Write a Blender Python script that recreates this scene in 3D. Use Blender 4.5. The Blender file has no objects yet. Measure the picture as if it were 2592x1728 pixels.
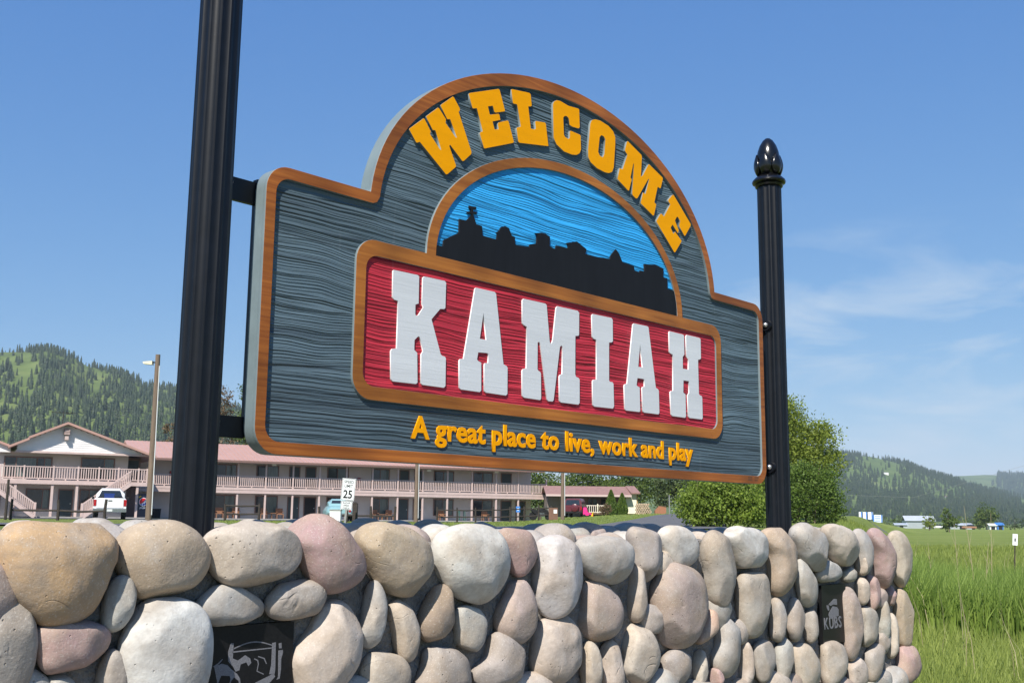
import bpy, bmesh, math, random
import numpy as np
from mathutils import Vector, Matrix, noise as mnoise

R = math.radians
sc = bpy.context.scene
col = sc.collection

# ------------------------------------------------------------------ camera
EYE = 1.30                       # eye height above the field
F_PX = 2728.4                    # focal length for a 2592 px wide frame
PITCH, ROLL = R(9.398), R(0.626)
cp, sp, cr, sr = math.cos(PITCH), math.sin(PITCH), math.cos(ROLL), math.sin(ROLL)
fwd = Vector((0, cp, sp)); up0 = Vector((0, -sp, cp)); rt0 = Vector((1, 0, 0))
rt = rt0 * cr + up0 * sr; up = up0 * cr - rt0 * sr
cam = bpy.data.cameras.new('camera'); camo = bpy.data.objects.new('camera', cam); col.objects.link(camo)
cam.sensor_width = 36.0; cam.lens = 36.0 * F_PX / 2592.0
cam.clip_start = 0.05; cam.clip_end = 20000
camo.matrix_world = Matrix(((rt.x, up.x, -fwd.x, 0), (rt.y, up.y, -fwd.y, 0), (rt.z, up.z, -fwd.z, EYE), (0, 0, 0, 1)))
sc.camera = camo

# ------------------------------------------------------------------ sky and sun
SUN_V = Vector((-0.30, -0.95, 1.05)).normalized()          # towards the sun: behind the camera, a little left
w = bpy.data.worlds.new('World'); sc.world = w; w.use_nodes = True
nt = w.node_tree; N = nt.nodes; L = nt.links
bg = N['Background']
sky = N.new('ShaderNodeTexSky'); sky.sky_type = 'NISHITA'; sky.sun_disc = False
sky.sun_elevation = math.asin(SUN_V.z)
sky.sun_rotation = math.atan2(SUN_V.x, SUN_V.y)
sky.air_density = 1.0; sky.dust_density = 0.0; sky.ozone_density = 6.0; sky.altitude = 400
tc = N.new('ShaderNodeTexCoord')
mp = N.new('ShaderNodeMapping'); mp.inputs['Scale'].default_value = (2.6, 2.6, 10.0); mp.inputs['Location'].default_value = (5.0, 1.0, 3.0)
L.new(tc.outputs['Generated'], mp.inputs['Vector'])
n1 = N.new('ShaderNodeTexNoise'); n1.inputs['Scale'].default_value = 2.1; n1.inputs['Detail'].default_value = 7; n1.inputs['Roughness'].default_value = .58; n1.inputs['Distortion'].default_value = .5
L.new(mp.outputs['Vector'], n1.inputs['Vector'])
cr1 = N.new('ShaderNodeValToRGB'); cr1.color_ramp.elements[0].position = .50; cr1.color_ramp.elements[1].position = .80
L.new(n1.outputs['Fac'], cr1.inputs['Fac'])
sx = N.new('ShaderNodeSeparateXYZ'); L.new(tc.outputs['Generated'], sx.inputs['Vector'])
ez = N.new('ShaderNodeMapRange'); ez.interpolation_type = 'SMOOTHSTEP'      # thin cloud lies low over the valley
ez.inputs['From Min'].default_value = .30; ez.inputs['From Max'].default_value = .16; ez.inputs['To Min'].default_value = 0; ez.inputs['To Max'].default_value = 1
L.new(sx.outputs['Z'], ez.inputs['Value'])
ml = N.new('ShaderNodeMath'); ml.operation = 'MULTIPLY'; L.new(cr1.outputs['Color'], ml.inputs[0]); L.new(ez.outputs['Result'], ml.inputs[1])
ex = N.new('ShaderNodeMapRange'); ex.interpolation_type = 'SMOOTHSTEP'; ex.inputs['From Min'].default_value = -.08; ex.inputs['From Max'].default_value = .30; L.new(sx.outputs['X'], ex.inputs['Value'])   # the cloud bank lies to the east
m2 = N.new('ShaderNodeMath'); m2.operation = 'MULTIPLY'; L.new(ex.outputs['Result'], m2.inputs[1]); L.new(ml.outputs[0], m2.inputs[0])
# camera response to the clear sky: one curve per channel, the same in every direction
sep = N.new('ShaderNodeSeparateColor'); cmb = N.new('ShaderNodeCombineColor'); L.new(sky.outputs['Color'], sep.inputs[0])
for i, (gam, gain) in enumerate(((.905, .82), (.64, 1.335), (.317, 2.99))):
    pw = N.new('ShaderNodeMath'); pw.operation = 'POWER'; pw.inputs[1].default_value = gam; L.new(sep.outputs[i], pw.inputs[0])
    mu = N.new('ShaderNodeMath'); mu.operation = 'MULTIPLY'; mu.inputs[1].default_value = gain; L.new(pw.outputs[0], mu.inputs[0]); L.new(mu.outputs[0], cmb.inputs[i])
mx = N.new('ShaderNodeMixRGB'); mx.inputs['Color2'].default_value = (4.4, 5.2, 6.1, 1)
L.new(m2.outputs[0], mx.inputs['Fac']); L.new(cmb.outputs[0], mx.inputs['Color1'])
L.new(mx.outputs['Color'], bg.inputs['Color']); bg.inputs['Strength'].default_value = SKY_STRENGTH = 0.10
sun = bpy.data.lights.new('sun', 'SUN'); suno = bpy.data.objects.new('sun', sun); col.objects.link(suno)
sun.energy = 5.0; sun.angle = R(0.53); sun.color = (1.0, .945, .86)
suno.rotation_euler = SUN_V.to_track_quat('Z', 'Y').to_euler(); suno.location = (0, -20, 30)
sc.view_settings.view_transform = 'Standard'; sc.view_settings.look = 'None'
sc.view_settings.exposure = 0.5; sc.view_settings.gamma = 1.0; sc.view_settings.use_curve_mapping = False
sc.render.engine = 'CYCLES'
sc.cycles.use_denoising = True; sc.cycles.max_bounces = 6; sc.cycles.diffuse_bounces = 3; sc.cycles.volume_bounces = 0
sc.cycles.transparent_max_bounces = 6; sc.cycles.glossy_bounces = 3

# ------------------------------------------------------------------ materials
MATS = {}
def _nodes(name):
    m = bpy.data.materials.new(name); m.use_nodes = True
    t = m.node_tree; b = t.nodes['Principled BSDF']
    MATS[name] = m
    return m, t, b
def setin(b, k, v):
    if k in b.inputs: b.inputs[k].default_value = v
def mat(name, c, rough=.6, metal=0., var=.12, scale=6., bump=0., bscale=40., spec=.4, coord='Object', dist=.01, c2=None, stretch=None):
    m, t, b = _nodes(name)
    n = t.nodes; l = t.links
    tcn = n.new('ShaderNodeTexCoord'); src = tcn.outputs[coord]
    if stretch:
        mpn = n.new('ShaderNodeMapping'); mpn.inputs['Scale'].default_value = stretch; l.new(src, mpn.inputs['Vector']); src = mpn.outputs['Vector']
    setin(b, 'Roughness', rough); setin(b, 'Metallic', metal); setin(b, 'Specular IOR Level', spec)
    if var > 0 or c2:
        nz = n.new('ShaderNodeTexNoise'); nz.inputs['Scale'].default_value = scale; nz.inputs['Detail'].default_value = 6; nz.inputs['Roughness'].default_value = .62
        l.new(src, nz.inputs['Vector'])
        rp = n.new('ShaderNodeValToRGB'); rp.color_ramp.elements[0].position = .3; rp.color_ramp.elements[1].position = .7
        a = c2 if c2 else tuple(x * (1 + var) for x in c); d = tuple(x * (1 - var) for x in c)
        rp.color_ramp.elements[0].color = (*d[:3], 1); rp.color_ramp.elements[1].color = (*a[:3], 1)
        l.new(nz.outputs['Fac'], rp.inputs['Fac']); l.new(rp.outputs['Color'], b.inputs['Base Color'])
    else:
        b.inputs['Base Color'].default_value = (*c, 1)
    if bump > 0:
        nb = n.new('ShaderNodeTexNoise'); nb.inputs['Scale'].default_value = bscale; nb.inputs['Detail'].default_value = 5
        l.new(src, nb.inputs['Vector'])
        bp = n.new('ShaderNodeBump'); bp.inputs['Strength'].default_value = bump; bp.inputs['Distance'].default_value = dist
        l.new(nb.outputs['Fac'], bp.inputs['Height']); l.new(bp.outputs['Normal'], b.inputs['Normal'])
    return m

def mat_grain(name, c, depth, seed, seam0=.72, light=.16):
    """painted, sandblasted cedar: deep raised grain running along each glued-up board (local x = along, z = up)"""
    m, t, b = _nodes(name); n = t.nodes; l = t.links
    def math2(op, a, bb=None, cc=None):
        k = n.new('ShaderNodeMath'); k.operation = op
        for i, v in enumerate((a, bb, cc)):
            if v is None: continue
            if isinstance(v, (int, float)): k.inputs[i].default_value = v
            else: l.new(v, k.inputs[i])
        return k.outputs[0]
    tcn = n.new('ShaderNodeTexCoord'); s = n.new('ShaderNodeSeparateXYZ'); l.new(tcn.outputs['Object'], s.inputs[0])
    X, Z = s.outputs['X'], s.outputs['Z']
    zz = math2('SUBTRACT', Z, seam0); pl = math2('FLOOR', math2('DIVIDE', zz, .235))
    fr = math2('FRACT', math2('DIVIDE', zz, .235))
    rnd = n.new('ShaderNodeTexWhiteNoise'); rnd.noise_dimensions = '1D'; l.new(math2('ADD', pl, seed), rnd.inputs['W']); rv = rnd.outputs['Value']
    def vec(x, y, z):
        cb = n.new('ShaderNodeCombineXYZ')
        for i, v in enumerate((x, y, z)):
            if isinstance(v, (int, float)): cb.inputs[i].default_value = v
            else: l.new(v, cb.inputs[i])
        return cb.outputs[0]
    def nz(v, scale, det=2, rough=.5):
        k = n.new('ShaderNodeTexNoise'); k.inputs['Scale'].default_value = scale; k.inputs['Detail'].default_value = det; k.inputs['Roughness'].default_value = rough
        l.new(v, k.inputs['Vector']); return k.outputs['Fac']
    off = math2('MULTIPLY', rv, 37.)
    # slow wander of the grain lines, stronger on some boards than on others
    warp = nz(vec(math2('MULTIPLY', X, 1.5), math2('MULTIPLY', Z, 2.2), off), 1.0, 2)
    warp2 = nz(vec(math2('MULTIPLY', X, 7.), math2('MULTIPLY', Z, 5.), off), 1.0, 1)
    amp = math2('ADD', .025, math2('MULTIPLY', math2('MULTIPLY', rv, rv), .13))
    zw = math2('ADD', Z, math2('ADD', math2('MULTIPLY', warp, amp), math2('MULTIPLY', warp2, .007)))
    # two scales of streak
    a1 = nz(vec(math2('MULTIPLY', X, .55), math2('MULTIPLY', zw, 38.), off), 1.0, 3, .6)
    a2 = nz(vec(math2('MULTIPLY', X, 1.6), math2('MULTIPLY', zw, 120.), math2('ADD', off, 9.)), 1.0, 2, .5)
    # growth-ring lines
    wv = math2('SINE', math2('MULTIPLY', math2('ADD', zw, math2('MULTIPLY', a1, .010)), math2('ADD', 380., math2('MULTIPLY', rv, 260.))))
    ringy = math2('MULTIPLY', math2('ADD', math2('MULTIPLY', wv, .5), .5), nz(vec(math2('MULTIPLY', X, .8), math2('MULTIPLY', Z, 9.), off), 1.0, 1))
    fine = nz(vec(math2('MULTIPLY', X, 16.), math2('MULTIPLY', Z, 190.), 3.), 1.0, 2)
    a1s = math2('POWER', math2('ABSOLUTE', math2('SUBTRACT', math2('MULTIPLY', a1, 2.), 1.)), .6)
    h = math2('ADD', math2('MULTIPLY', a1, 3.2), math2('ADD', math2('MULTIPLY', a1s, .9), math2('ADD', math2('MULTIPLY', a2, .8), math2('ADD', math2('MULTIPLY', ringy, .55), math2('MULTIPLY', fine, .13)))))
    # softer wood eaten out more deeply in long irregular furrows
    a0 = nz(vec(math2('MULTIPLY', X, .62), math2('MULTIPLY', zw, 15.), math2('ADD', off, 4.)), 1.0, 3, .62)
    gr = n.new('ShaderNodeMapRange'); gr.interpolation_type = 'SMOOTHSTEP'; gr.inputs['From Min'].default_value = .43; gr.inputs['From Max'].default_value = .34; gr.inputs['To Max'].default_value = .85; l.new(a0, gr.inputs['Value'])
    h = math2('SUBTRACT', h, gr.outputs['Result'])
    # board joints are fine grooves
    jd = math2('MINIMUM', fr, math2('SUBTRACT', 1., fr)); jg = math2('LESS_THAN', jd, .009)
    h = math2('SUBTRACT', h, math2('MULTIPLY', jg, .8))
    bp = n.new('ShaderNodeBump'); bp.inputs['Strength'].default_value = 1.0; bp.inputs['Distance'].default_value = depth
    l.new(h, bp.inputs['Height']); l.new(bp.outputs['Normal'], b.inputs['Normal'])
    cv = nz(vec(math2('MULTIPLY', X, 1.1), math2('MULTIPLY', Z, 14.), off), 1.0, 4, .6)
    rp = n.new('ShaderNodeValToRGB'); rp.color_ramp.elements[0].position = .32; rp.color_ramp.elements[1].position = .72
    rp.color_ramp.elements[0].color = (*[x * (1 - light) for x in c], 1); rp.color_ramp.elements[1].color = (*[min(1, x * (1 + light)) for x in c], 1)
    l.new(cv, rp.inputs['Fac'])
    # weather streaks and chalky scuffs with a shape of their own
    sc_n = nz(vec(math2('MULTIPLY', X, 22.), math2('MULTIPLY', Z, 1.4), 5.), 1.0, 3, .6)
    sr_ = n.new('ShaderNodeMapRange'); sr_.inputs['From Min'].default_value = .66; sr_.inputs['From Max'].default_value = .80; sr_.inputs['To Max'].default_value = .22; l.new(sc_n, sr_.inputs['Value'])
    mxn = n.new('ShaderNodeMixRGB'); mxn.inputs['Color2'].default_value = (.42, .44, .44, 1); l.new(sr_.outputs['Result'], mxn.inputs['Fac']); l.new(rp.outputs['Color'], mxn.inputs['Color1'])
    # shadow of the deep grooves painted in as dark streaks, with some dirt
    dn = nz(vec(math2('MULTIPLY', X, .7), math2('MULTIPLY', zw, 24.), math2('ADD', off, 21.)), 1.0, 3, .6)
    dr = n.new('ShaderNodeMapRange'); dr.inputs['From Min'].default_value = .54; dr.inputs['From Max'].default_value = .66; dr.inputs['To Max'].default_value = .55; l.new(dn, dr.inputs['Value'])
    dm = n.new('ShaderNodeMixRGB'); dm.blend_type = 'MULTIPLY'; dm.inputs['Color2'].default_value = (.30, .30, .34, 1); l.new(dr.outputs['Result'], dm.inputs['Fac']); l.new(mxn.outputs['Color'], dm.inputs['Color1'])
    hv = n.new('ShaderNodeHueSaturation'); l.new(dm.outputs['Color'], hv.inputs['Color']); l.new(math2('ADD', .86, math2('MULTIPLY', rv, .28)), hv.inputs['Value']); l.new(hv.outputs['Color'], b.inputs['Base Color'])     # boards take the paint differently
    setin(b, 'Roughness', .62); setin(b, 'Specular IOR Level', .3)
    return m

def mat_cedar(name, c1, c2):
    m, t, b = _nodes(name); n = t.nodes; l = t.links
    tcn = n.new('ShaderNodeTexCoord'); mpn = n.new('ShaderNodeMapping'); mpn.inputs['Scale'].default_value = (.9, 1, 26.); l.new(tcn.outputs['Object'], mpn.inputs['Vector'])
    a = n.new('ShaderNodeTexNoise'); a.inputs['Scale'].default_value = 2.2; a.inputs['Detail'].default_value = 6; a.inputs['Roughness'].default_value = .65; a.inputs['Distortion'].default_value = .6; l.new(mpn.outputs['Vector'], a.inputs['Vector'])
    rp = n.new('ShaderNodeValToRGB'); rp.color_ramp.elements[0].position = .28; rp.color_ramp.elements[1].position = .72
    rp.color_ramp.elements[0].color = (*c1, 1); rp.color_ramp.elements[1].color = (*c2, 1); l.new(a.outputs['Fac'], rp.inputs['Fac'])
    # boards of different tone meet in the frame
    big = n.new('ShaderNodeTexNoise'); big.inputs['Scale'].default_value = 3.1; big.inputs['Detail'].default_value = 1; l.new(tcn.outputs['Object'], big.inputs['Vector'])
    hs = n.new('ShaderNodeHueSaturation'); mr = n.new('ShaderNodeMapRange'); mr.inputs['From Min'].default_value = .35; mr.inputs['From Max'].default_value = .65; mr.inputs['To Min'].default_value = .72; mr.inputs['To Max'].default_value = 1.18
    l.new(big.outputs['Fac'], mr.inputs['Value']); l.new(mr.outputs['Result'], hs.inputs['Value']); l.new(rp.outputs['Color'], hs.inputs['Color']); l.new(hs.outputs['Color'], b.inputs['Base Color'])
    bp = n.new('ShaderNodeBump'); bp.inputs['Strength'].default_value = .5; bp.inputs['Distance'].default_value = .0012; l.new(a.outputs['Fac'], bp.inputs['Height']); l.new(bp.outputs['Normal'], b.inputs['Normal'])
    setin(b, 'Roughness', .5); setin(b, 'Specular IOR Level', .3)
    return m

def mat_stone(name):
    m, t, b = _nodes(name); n = t.nodes; l = t.links
    oi = n.new('ShaderNodeObjectInfo'); tcn = n.new('ShaderNodeTexCoord')
    ad = n.new('ShaderNodeVectorMath'); ad.operation = 'ADD'; sc_ = n.new('ShaderNodeVectorMath'); sc_.operation = 'SCALE'; sc_.inputs[0].default_value = (17., 31., 23.)
    l.new(oi.outputs['Random'], sc_.inputs['Scale']); l.new(tcn.outputs['Object'], ad.inputs[0]); l.new(sc_.outputs[0], ad.inputs[1]); P = ad.outputs[0]
    def nz(scale, det=4, rough=.55, d=0.):
        k = n.new('ShaderNodeTexNoise'); k.inputs['Scale'].default_value = scale; k.inputs['Detail'].default_value = det; k.inputs['Roughness'].default_value = rough; k.inputs['Distortion'].default_value = d
        l.new(P, k.inputs['Vector']); return k.outputs['Fac']
    def rng(v, a, bb, c, d):
        k = n.new('ShaderNodeMapRange'); k.inputs['From Min'].default_value = a; k.inputs['From Max'].default_value = bb; k.inputs['To Min'].default_value = c; k.inputs['To Max'].default_value = d; l.new(v, k.inputs['Value']); return k.outputs['Result']
    def mixc(f, c1, c2, mode='MIX'):
        k = n.new('ShaderNodeMixRGB'); k.blend_type = mode
        for i, v in enumerate((f, c1, c2)):
            if isinstance(v, (int, float)): k.inputs[i].default_value = v
            elif isinstance(v, tuple): k.inputs[i].default_value = (*v, 1)
            else: l.new(v, k.inputs[i])
        return k.outputs[0]
    base = oi.outputs['Color']
    c = mixc(rng(nz(7, 3), .42, .66, 0, .55), base, (.36, .27, .18))            # ochre stain
    c = mixc(rng(nz(11, 4, .6, .4), .50, .74, 0, .40), c, (.40, .39, .37))      # grey bloom
    c = mixc(rng(nz(60, 3), .35, .75, 0., .30), c, (.22, .18, .15))             # mineral speckle
    c = mixc(rng(nz(190, 2), .58, .72, 0., .45), c, (.62, .58, .52))            # pale grains
    vo = n.new('ShaderNodeTexVoronoi'); vo.inputs['Scale'].default_value = 38; l.new(P, vo.inputs['Vector'])
    pit = rng(vo.outputs['Distance'], .03, .13, 1., 0.)
    pm = n.new('ShaderNodeMath'); pm.operation = 'MULTIPLY'; l.new(pit, pm.inputs[0]); l.new(rng(nz(9, 2), .42, .54, 0, 1), pm.inputs[1])
    c = mixc(rng(pm.outputs[0], 0, 1, 0, .45), c, (.15, .12, .10))
    ck = n.new('ShaderNodeMath'); ck.operation = 'ABSOLUTE'; cs = n.new('ShaderNodeMath'); cs.operation = 'SUBTRACT'; cs.inputs[1].default_value = .5; l.new(nz(6.5, 2, .4, .3), cs.inputs[0]); l.new(cs.outputs[0], ck.inputs[0])
    crk = n.new('ShaderNodeMath'); crk.operation = 'MULTIPLY'; l.new(rng(ck.outputs[0], .001, .010, .55, 0.), crk.inputs[0]); l.new(rng(nz(9.2, 3), .56, .66, 0, 1), crk.inputs[1])
    c = mixc(rng(crk.outputs[0], 0, 1, 0, .30), c, (.16, .13, .105))
    c = mixc(rng(nz(4.2, 5, .65, .8), .46, .68, 0., .50), c, (.23, .19, .155))   # dirt patches
    l.new(c, b.inputs['Base Color'])
    h = n.new('ShaderNodeMath'); h.operation = 'MULTIPLY_ADD'; l.new(nz(34, 6, .62), h.inputs[0]); h.inputs[1].default_value = .62
    pc = n.new('ShaderNodeMath'); pc.operation = 'MAXIMUM'; l.new(pm.outputs[0], pc.inputs[0]); l.new(crk.outputs[0], pc.inputs[1])
    h2 = n.new('ShaderNodeMath'); h2.operation = 'MULTIPLY'; l.new(pc.outputs[0], h2.inputs[0]); h2.inputs[1].default_value = -.9; l.new(h2.outputs[0], h.inputs[2])
    h3 = n.new('ShaderNodeMath'); h3.operation = 'MULTIPLY_ADD'; l.new(nz(150, 3), h3.inputs[0]); h3.inputs[1].default_value = .16; l.new(h.outputs[0], h3.inputs[2])
    bp = n.new('ShaderNodeBump'); bp.inputs['Strength'].default_value = .8; bp.inputs['Distance'].default_value = .0055
    l.new(h3.outputs[0], bp.inputs['Height']); l.new(bp.outputs['Normal'], b.inputs['Normal'])
    setin(b, 'Roughness', .78); setin(b, 'Specular IOR Level', .25)
    return m

def mat_leaf(name, c1, c2, trans=.25, scale=.8):
    m, t, b = _nodes(name); n = t.nodes; l = t.links
    g = n.new('ShaderNodeNewGeometry'); tcn = n.new('ShaderNodeTexCoord')
    nz = n.new('ShaderNodeTexNoise'); nz.inputs['Scale'].default_value = scale; nz.inputs['Detail'].default_value = 3; l.new(tcn.outputs['Object'], nz.inputs['Vector'])
    ad = n.new('ShaderNodeMath'); ad.operation = 'MULTIPLY_ADD'; l.new(g.outputs['Random Per Island'], ad.inputs[0]); ad.inputs[1].default_value = .5
    mu = n.new('ShaderNodeMath'); mu.operation = 'MULTIPLY'; mu.inputs[1].default_value = .6; l.new(nz.outputs['Fac'], mu.inputs[0]); l.new(mu.outputs[0], ad.inputs[2])
    rp = n.new('ShaderNodeValToRGB'); rp.color_ramp.elements[0].position = .2; rp.color_ramp.elements[1].position = .85
    rp.color_ramp.elements[0].color = (*c1, 1); rp.color_ramp.elements[1].color = (*c2, 1); l.new(ad.outputs[0], rp.inputs['Fac'])
    l.new(rp.outputs['Color'], b.inputs['Base Color']); setin(b, 'Roughness', .55); setin(b, 'Specular IOR Level', .3)
    if trans > 0:
        tr = n.new('ShaderNodeBsdfTranslucent'); l.new(rp.outputs['Color'], tr.inputs['Color'])
        ms = n.new('ShaderNodeMixShader'); ms.inputs['Fac'].default_value = trans
        out = n['Material Output']; l.new(b.outputs[0], ms.inputs[1]); l.new(tr.outputs[0], ms.inputs[2]); l.new(ms.outputs[0], out.inputs['Surface'])
    return m

def mat_ground():
    m, t, b = _nodes('meadow'); n = t.nodes; l = t.links
    tcn = n.new('ShaderNodeTexCoord')
    def nz(scale, det=5, rough=.6, vec=None):
        k = n.new('ShaderNodeTexNoise'); k.inputs['Scale'].default_value = scale; k.inputs['Detail'].default_value = det; k.inputs['Roughness'].default_value = rough
        l.new(vec or tcn.outputs['Object'], k.inputs['Vector']); return k.outputs['Fac']
    rp = n.new('ShaderNodeValToRGB'); e = rp.color_ramp.elements
    e[0].position = .30; e[0].color = (.125, .170, .036, 1); e[1].position = .74; e[1].color = (.30, .31, .11, 1)
    x = e.new(.52); x.color = (.195, .245, .060, 1)
    mxx = n.new('ShaderNodeMixRGB'); mxx.inputs['Fac'].default_value = .5; l.new(nz(.06, 4), mxx.inputs['Color1']); l.new(nz(1.3, 6, .7), mxx.inputs['Color2'])
    l.new(mxx.outputs['Color'], rp.inputs['Fac']); l.new(rp.outputs['Color'], b.inputs['Base Color'])
    bp = n.new('ShaderNodeBump'); bp.inputs['Strength'].default_value = 1.; bp.inputs['Distance'].default_value = .25
    l.new(nz(2.6, 8, .75), bp.inputs['Height']); l.new(bp.outputs['Normal'], b.inputs['Normal'])
    setin(b, 'Roughness', .9); setin(b, 'Specular IOR Level', .1)
    return m

# ------------------------------------------------------------------ mesh helpers
class MB:
    def __init__(s): s.v = []; s.f = []; s.mi = []
    def add(s, vs, fs, mi=0):
        o = len(s.v); s.v += [tuple(x) for x in vs]; s.f += [tuple(i + o for i in q) for q in fs]; s.mi += [mi] * len(fs); return s
    def box(s, x0, x1, y0, y1, z0, z1, mi=0):
        vs = [(x, y, z) for z in (z0, z1) for y in (y0, y1) for x in (x0, x1)]
        return s.add(vs, [(0, 2, 3, 1), (4, 5, 7, 6), (0, 1, 5, 4), (2, 6, 7, 3), (0, 4, 6, 2), (1, 3, 7, 5)], mi)
    def bar(s, a, b, wx, wy, mi=0):
        a, b = Vector(a), Vector(b); d = (b - a).normalized()
        ref = Vector((0, 0, 1)) if abs(d.z) < .9 else Vector((0, 1, 0))
        p = d.cross(ref).normalized() * wx / 2; q = p.cross(d).normalized() * wy / 2
        vs = [c + i * p + j * q for c in (a, b) for i, j in ((-1, -1), (1, -1), (1, 1), (-1, 1))]
        return s.add(vs, [(3, 2, 1, 0), (4, 5, 6, 7), (0, 1, 5, 4), (1, 2, 6, 5), (2, 3, 7, 6), (3, 0, 4, 7)], mi)
    def tube(s, pts, rads, n=8, caps=True, mi=0):
        pts = [Vector(p) for p in pts]; vs = []; prev = None
        for i, p in enumerate(pts):
            d = (pts[min(i + 1, len(pts) - 1)] - pts[max(i - 1, 0)]).normalized()
            if prev is None:
                ref = Vector((1, 0, 0)) if abs(d.x) < .9 else Vector((0, 1, 0)); a = d.cross(ref).normalized()
            else: a = (prev - d * prev.dot(d)).normalized()
            prev = a; bb = d.cross(a)
            for k in range(n):
                t = 2 * math.pi * k / n; vs.append(p + (a * math.cos(t) + bb * math.sin(t)) * rads[i])
        fs = [(i * n + k, i * n + (k + 1) % n, (i + 1) * n + (k + 1) % n, (i + 1) * n + k) for i in range(len(pts) - 1) for k in range(n)]
        if caps: fs += [tuple(range(n - 1, -1, -1)), tuple((len(pts) - 1) * n + k for k in range(n))]
        return s.add(vs, fs, mi)
    def lathe(s, prof, n=24, c=(0, 0, 0), mi=0):
        vs = [(c[0] + r * math.cos(2 * math.pi * k / n), c[1] + r * math.sin(2 * math.pi * k / n), c[2] + z) for r, z in prof for k in range(n)]
        fs = [(i * n + k, i * n + (k + 1) % n, (i + 1) * n + (k + 1) % n, (i + 1) * n + k) for i in range(len(prof) - 1) for k in range(n)]
        return s.add(vs, fs + [tuple(range(n - 1, -1, -1)), tuple((len(prof) - 1) * n + k for k in range(n))], mi)
    def prism(s, poly, axis, a, b, mi=0):
        """extrude a convex-ish polygon; axis 'x': poly=(y,z), 'y': poly=(x,z), 'z': poly=(x,y)"""
        mk = {'x': lambda p, t: (t, p[0], p[1]), 'y': lambda p, t: (p[0], t, p[1]), 'z': lambda p, t: (p[0], p[1], t)}[axis]
        n = len(poly); vs = [mk(p, a) for p in poly] + [mk(p, b) for p in poly]
        return s.add(vs, [tuple(range(n)), tuple(range(2 * n - 1, n - 1, -1))] + [(i, i + n, (i + 1) % n + n, (i + 1) % n) for i in range(n)], mi)
    def build(s, name, material, parent=None, smooth=False, loc=None):
        me = bpy.data.meshes.new(name); me.from_pydata(s.v, [], s.f); me.update()
        bm = bmesh.new(); bm.from_mesh(me); bmesh.ops.recalc_face_normals(bm, faces=bm.faces); bm.to_mesh(me); bm.free()
        for q in (material if isinstance(material, (list, tuple)) else [material]): me.materials.append(q)
        if isinstance(material, (list, tuple)) and len(material) > 1: me.polygons.foreach_set('material_index', s.mi)
        if smooth: me.polygons.foreach_set('use_smooth', [True] * len(me.polygons)); sharp(me)
        return link(name, me, parent, loc)
def sharp(me, ang=R(38)):
    try: me.set_sharp_from_angle(angle=ang)
    except Exception: pass
def link(name, me, parent=None, loc=None):
    o = bpy.data.objects.new(name, me); col.objects.link(o)
    if parent: o.parent = parent
    if loc: o.location = loc
    return o
def empty(name, loc, rz=0.):
    o = bpy.data.objects.new(name, None); col.objects.link(o); o.location = loc; o.rotation_euler = (0, 0, rz); o.empty_display_size = .1
    return o
def tag(o, label=None, cat=None, group=None, kind=None):
    if label: o['label'] = label
    if cat: o['category'] = cat
    if group: o['group'] = group
    if kind: o['kind'] = kind
    return o
def box_part(name, m, parent, *a): return MB().box(*a).build(name, m, parent)
def copy_tree(o, parent=None):
    c = o.copy(); col.objects.link(c)
    if parent: c.parent = parent
    for ch in list(o.children): copy_tree(ch, c)
    return c
def npmesh(name, V, Fc, material, parent=None, smooth=False, k=3):
    V = np.asarray(V, dtype=np.float32); Fc = np.asarray(Fc, dtype=np.int32)
    me = bpy.data.meshes.new(name); me.vertices.add(len(V)); me.vertices.foreach_set('co', V.ravel())
    me.loops.add(Fc.size); me.loops.foreach_set('vertex_index', Fc.ravel())
    me.polygons.add(len(Fc)); me.polygons.foreach_set('loop_start', np.arange(0, Fc.size, k, dtype=np.int32))
    me.materials.append(material)
    if smooth: me.polygons.foreach_set('use_smooth', np.ones(len(Fc), dtype=bool))
    me.update(calc_edges=True); me.validate()
    return link(name, me, parent)
def flat_mesh(loops, n0, n1, bevel=0., cyc=True, res=1):
    """solid slab from closed outlines (outer + holes) given as (u,v); local x=u, y=-n, z=v"""
    cu = bpy.data.curves.new('tmp', 'CURVE'); cu.dimensions = '2D'; cu.fill_mode = 'BOTH'
    cu.extrude = (n1 - n0) / 2 - bevel; cu.bevel_depth = bevel; cu.bevel_resolution = res; cu.offset = -bevel * .5
    for lp in loops:
        s = cu.splines.new('POLY'); s.points.add(len(lp) - 1)
        for p, q in zip(s.points, lp): p.co = (q[0], q[1], 0, 1)
        s.use_cyclic_u = True
    return curve_mesh(cu, (n0 + n1) / 2)
def curve_mesh(cu, nmid):
    o = bpy.data.objects.new('tmp', cu); col.objects.link(o)
    dg = bpy.context.evaluated_depsgraph_get(); me = bpy.data.meshes.new_from_object(o.evaluated_get(dg))
    col.objects.unlink(o); bpy.data.objects.remove(o); bpy.data.curves.remove(cu)
    n = len(me.vertices); a = np.empty(n * 3, np.float32); me.vertices.foreach_get('co', a); a = a.reshape(-1, 3)
    out = np.stack([a[:, 0], -(a[:, 2] + nmid), a[:, 1]], 1); me.vertices.foreach_set('co', out.ravel()); me.update()
    me.materials.clear()
    return me
def text_mesh(txt, size, depth, nmid, bold=0., align='LEFT', sx=1.):
    cu = bpy.data.curves.new('tmp', 'FONT'); cu.body = txt; cu.size = size; cu.extrude = depth / 2; cu.offset = bold; cu.align_x = align; cu.resolution_u = 3
    return curve_mesh(cu, nmid)
def mesh_shift(me, dx, dz, sx=1., sz=1.):
    n = len(me.vertices); a = np.empty(n * 3, np.float32); me.vertices.foreach_get('co', a); a = a.reshape(-1, 3)
    a[:, 0] = a[:, 0] * sx + dx; a[:, 2] = a[:, 2] * sz + dz; me.vertices.foreach_set('co', a.ravel()); me.update(); return a
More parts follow.
